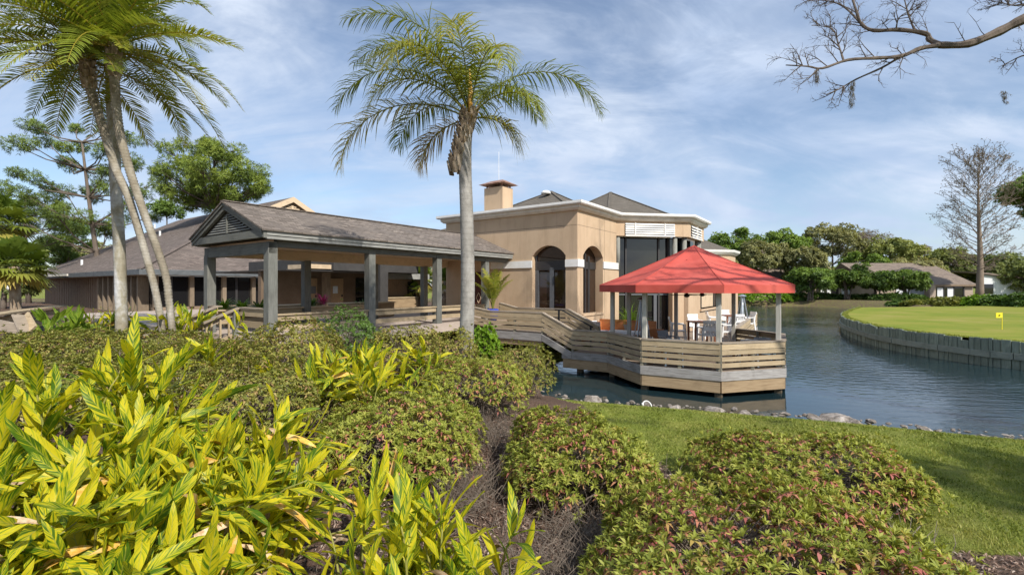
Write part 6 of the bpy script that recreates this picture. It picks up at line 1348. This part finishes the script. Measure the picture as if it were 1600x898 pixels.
# bare tree standing right of the view, its limb reaching into the picture
def bare_tree():
    r = np.random.default_rng(21); tx, ty = 15.5, 6.0; zg = gz(tx, ty); t = thing('overhanging_bare_tree', 'bare limb with twigs and hanging moss reaching in at top right', 'tree', (tx, ty, zg))
    m = MB(); m.tube([(tx, ty, zg - 0.2), (tx - 0.1, ty, 1), (tx + 0.1, ty + 0.1, 4.5), (tx - 0.2, ty + 0.2, 8), (tx, ty, 12)], [0.45, 0.36, 0.30, 0.22, 0.08], 10); part('trunk', m, M['bark'], t, True); m = MB()
    def twigs(path, n, ln, rad, lev, up=0.25):
        for i in range(n):
            f = r.uniform(0.12, 1.0) * (len(path) - 1); k = min(int(f), len(path) - 2); p = path[k].lerp(path[k + 1], f - k); d = (path[k + 1] - path[k]).normalized(); s = Vector(r.normal(0, 1, 3)); s.y *= 0.6; s = (s - d * s.dot(d)).normalized()
            q = (d * 0.75 + s * 0.8 + Vector((0, 0, up * r.uniform(-0.4, 1.3)))).normalized(); l = ln * r.uniform(0.45, 1.1); md = p + q * l * 0.5 + Vector(r.normal(0, 0.05 * l, 3)); e = p + q * l + Vector(r.normal(0, 0.09 * l, 3)); pth = [p, md, e]
            m.tube(pth, [rad, rad * 0.7, rad * 0.3], 4, False)
            if lev: twigs(pth, 5 if lev > 1 else 4, l * 0.55, rad * 0.5, lev - 1, up)
    D = 9.6
    def path(ps, r0, r1, nt_, ln, lev=2):
        pts = [pw(a, b, D + dd) for a, b, dd in ps]; pts = catmull([tuple(p) for p in pts], 4); n = len(pts); m.tube(pts, [(r0 + (r1 - r0) * i / (n - 1)) * (1 + 0.1 * math.sin(i * 1.7)) for i in range(n)], 7, False); twigs(pts, nt_, ln, 0.011, lev); return pts
    main = path([(1790, -60, -0.4), (1700, -10, -0.2), (1600, 30, 0), (1560, 50, 0.1), (1512, 69, 0.1), (1468, 71, 0.2)], 0.12, 0.065, 3, 0.5, 1)
    m.tube([Vector((tx, ty, 5.3)), main[0].lerp(Vector((tx, ty, 5.3)), 0.5) + Vector((0, 0, 0.3)), main[0]], [0.2, 0.16, 0.12], 8, False)
    path([(1468, 71, 0.2), (1452, 62, 0.3), (1446, 53, 0.3), (1405, 47, 0.4), (1365, 48, 0.5), (1346, 38, 0.6), (1338, 18, 0.6), (1330, -8, 0.7)], 0.058, 0.02, 10, 0.55)
    path([(1346, 38, 0.6), (1320, 12, 0.9), (1295, 2, 1.0), (1262, 0, 1.1)], 0.024, 0.008, 10, 0.5)
    path([(1468, 71, 0.2), (1438, 76, 0.1), (1408, 88, 0), (1370, 91, -0.1), (1325, 94, -0.2), (1285, 107, -0.3), (1262, 104, -0.3), (1228, 102, -0.4)], 0.05, 0.010, 16, 0.62)
    path([(1408, 88, 0), (1378, 106, 0.1), (1338, 124, 0.2), (1310, 140, 0.2), (1290, 148, 0.2)], 0.026, 0.007, 9, 0.42)
    path([(1318, 95, -0.2), (1310, 70, 0), (1300, 45, 0.1), (1268, 40, 0.2)], 0.02, 0.006, 12, 0.5)
    path([(1430, 50, 0.4), (1420, 25, 0.5), (1412, -5, 0.6)], 0.022, 0.01, 7, 0.5); path([(1400, 47, 0.4), (1405, 28, 0.3), (1425, 15, 0.2)], 0.016, 0.006, 6, 0.35)
    path([(1670, 75, 0.8), (1630, 84, 0.9), (1596, 88, 1.0), (1566, 104, 1.1)], 0.03, 0.006, 10, 0.5); path([(1680, -20, 1.0), (1600, 8, 1.2), (1562, 4, 1.2)], 0.03, 0.006, 14, 0.55)
    # higher limbs outside the picture whose shadows fall on the canopy and the lawn
    for k in range(9):
        p = Vector((tx, ty, 5 + k * 0.75)); az = math.radians(150 + 30 * math.sin(k * 2.1)); e = p + Vector((math.cos(az), math.sin(az) + 0.15, 0.35 + 0.06 * k)) * r.uniform(5, 7.5); md = p.lerp(e, 0.5) + Vector(r.normal(0, 0.4, 3)); m.tube([p, md, e], [0.12, 0.075, 0.02], 5, False); twigs([p, md, e], 9, 1.6, 0.03, 1)
    part('branches', m, M['bark'], t, kind='stuff')
    M['moss'] = m_leaf('spanish_moss', [(0.12, 0.11, 0.085), (0.22, 0.20, 0.16)], None, 0.2, 0.9)
    for (px, py, ln, n) in ((1331, 126, 0.5, 120), (1276, 106, 0.28, 70), (1570, 140, 0.25, 50)):
        c = pw(px, py, D + 0.1); P = np.array([tuple(c)]) + np.stack([r.normal(0, 0.025, n), r.normal(0, 0.025, n), -r.random(n) * ln], 1); N = np.tile([[0, 0, -1.0]], (n, 1)) + r.normal(0, 0.2, (n, 3)); V, Fq, tt = rosettes(P, N, 3, 0.08, 0.008, (50, 88), r.random(n), r); leaf_part('moss', t, V, Fq, tt, M['moss'], 'stuff')
bare_tree()
# leafy tree behind the camera's right shoulder that shades the lawn
tree('shade_tree', 'leafy tree right of the camera that shades the lawn', (15.5, -3.5), 5.5, (13.2, -1.8, 4.6, 3.6, 2.8, 1.6), 26, 1.0, 'oak', 0.16, 0.07, 4200, 6, 90, tr=0.3)

# ------------------------------------------------------------------ grass blades, litter
def grass():
    r = np.random.default_rng(5); n = 150000; y = 4.3 + (r.random(n) ** 1.6) * 9.0; x = r.uniform(1.2, 12.5, n)
    k = (x < y * 1.12 + 0.3) & (poly_sd(np.stack([x, y], 1), POND) < -0.35) & (r.random(n) < lawn_mask(x, y) - 0.15); x = x[k]; y = y[k]; z = terr(x, y); n = len(x)
    az = r.uniform(0, 6.28, n); h = r.uniform(0.02, 0.05, n); w = 0.004 + 0.0005 * y; lean = r.normal(0, 0.6, (n, 2)) * h[:, None]
    A = np.stack([x - np.cos(az) * w, y - np.sin(az) * w, z - 0.005], 1); B = np.stack([x + np.cos(az) * w, y + np.sin(az) * w, z - 0.005], 1); C = np.stack([x + lean[:, 0], y + lean[:, 1], z + h], 1)
    V = np.stack([A, B, C], 1).reshape(-1, 3); V[:, 2] += CZ; t = np.repeat(np.clip(0.5 + 0.3 * np.sin(x * 1.7 + 0.8 * np.sin(y * 2.1)) * np.sin(y * 1.3 + np.sin(x * 2.7)) + 0.15 * np.sin(x * 5.1 + y * 3.3) + r.normal(0, 0.22, n), 0, 1), 3)
    m = mesh_np('lawn_grass', V, np.arange(len(V)).reshape(-1, 3), {'tint': t}); m.materials.append(m_leaf('grass_blade', [(0.10, 0.14, 0.02), (0.22, 0.265, 0.038), (0.38, 0.37, 0.10)], None, 0.3, 0.6))
    o = bpy.data.objects.new('lawn_grass', m); COL.objects.link(o); setp(o, 'short green and straw coloured lawn grass by the pond', 'grass', None, 'stuff')
grass()
def fringe():
    r = np.random.default_rng(15); P = along(BK, 0.02); P = np.array([(p.x, p.y) for p in P]); P = P[(P[:, 0] / P[:, 1] < 1.2)]; n = len(P) * 3
    Q = np.repeat(P, 3, 0) + np.stack([r.uniform(0.04, 0.5, n), r.normal(0, 0.05, n)], 1); z = np.full(n, -2.215); az = r.uniform(0, 6.28, n); h = r.uniform(0.03, 0.10, n); w = 0.018
    A = np.stack([Q[:, 0] - np.cos(az) * w, Q[:, 1] - np.sin(az) * w, z], 1); B = np.stack([Q[:, 0] + np.cos(az) * w, Q[:, 1] + np.sin(az) * w, z], 1); C = np.stack([Q[:, 0] + r.normal(-0.03, 0.04, n), Q[:, 1] + r.normal(0, 0.04, n), z + h], 1)
    V = np.stack([A, B, C], 1).reshape(-1, 3); V[:, 2] += CZ; m = mesh_np('green_fringe', V, np.arange(len(V)).reshape(-1, 3), {'tint': np.repeat(r.random(n), 3)}); m.materials.append(bpy.data.materials['grass_blade'])
    o = bpy.data.objects.new('fringe_grass', m); COL.objects.link(o); setp(o, 'ragged longer grass along the bulkhead edge of the green', 'grass', None, 'stuff')
fringe()
def litter():
    r = np.random.default_rng(6); n = 52000; y = 2.6 + r.random(n) ** 1.3 * 7; x = r.uniform(-4, 5.5, n); k = lawn_mask(x, y) < 0.5; x = x[k]; y = y[k]; n = len(x); z = terr(x, y) + r.uniform(0, 0.03, n)
    V, Fq, t = rosettes(np.stack([x, y, z], 1), r.normal(0, 0.4, (n, 3)) + np.array([0, 0, 1.0]), 1, 0.075, 0.016, (-5, 20), r.random(n), r); V[:, 2] += CZ
    m = mesh_np('mulch_litter', V, Fq, {'tint': t}); m.materials.append(m_leaf('mulch_chip', [(0.05, 0.028, 0.02), (0.16, 0.095, 0.065), (0.30, 0.20, 0.15), (0.40, 0.33, 0.27)], None, 0.0, 0.9))
    o = bpy.data.objects.new('mulch_litter', m); COL.objects.link(o); setp(o, 'brown bark mulch and dead leaf litter between the shrubs', 'mulch', None, 'stuff')
    m = MB()
    for i in range(700):
        yy = r.uniform(3.2, 7.5); xx = r.uniform(-2.6, 3.2)
        if lawn_mask(np.array([xx]), np.array([yy]))[0] > 0.5: continue
        p = Vector((xx, yy, gz(xx, yy) + 0.01)); a = r.uniform(0, 6.28); l = r.uniform(0.15, 0.45); q = p + Vector((math.cos(a) * l, math.sin(a) * l, r.uniform(0.0, 0.25))); m.tube([p, p.lerp(q, 0.5) + Vector((0, 0, 0.05)), q], [0.005, 0.004, 0.002], 3, False)
    for (px, d, n_, rx_, ry_, hh) in ((705, 6.0, 420, 0.55, 0.5, 0.55), (930, 5.2, 380, 0.5, 0.45, 0.4), (860, 4.4, 420, 0.55, 0.4, 0.38), (1390, 4.75, 260, 0.4, 0.35, 0.4), (770, 8.2, 260, 0.35, 0.5, 0.5), (470, 7.6, 220, 0.35, 0.4, 0.5)):
        cx, cy = at(px, d); zc = gz(cx, cy)
        for i in range(n_):
            p = Vector((cx + r.normal(0, rx_ * 0.6), cy + r.normal(0, ry_ * 0.6), zc + r.uniform(0, hh * 0.3))); a = r.uniform(0, 6.28); l = r.uniform(0.15, 0.5); q = p + Vector((math.cos(a) * l * 0.8, math.sin(a) * l * 0.8, r.uniform(0.05, 1.0) * hh))
            m.tube([p, p.lerp(q, 0.5) + Vector(r.normal(0, 0.05, 3)), q], [0.0045, 0.0035, 0.0015], 3, False)
    solo('dead_twigs', m, M['twig'], 'tangle of thin grey dead twigs among the shrubs', 'twigs', (0, 5, -2.8), kind='stuff')
litter()
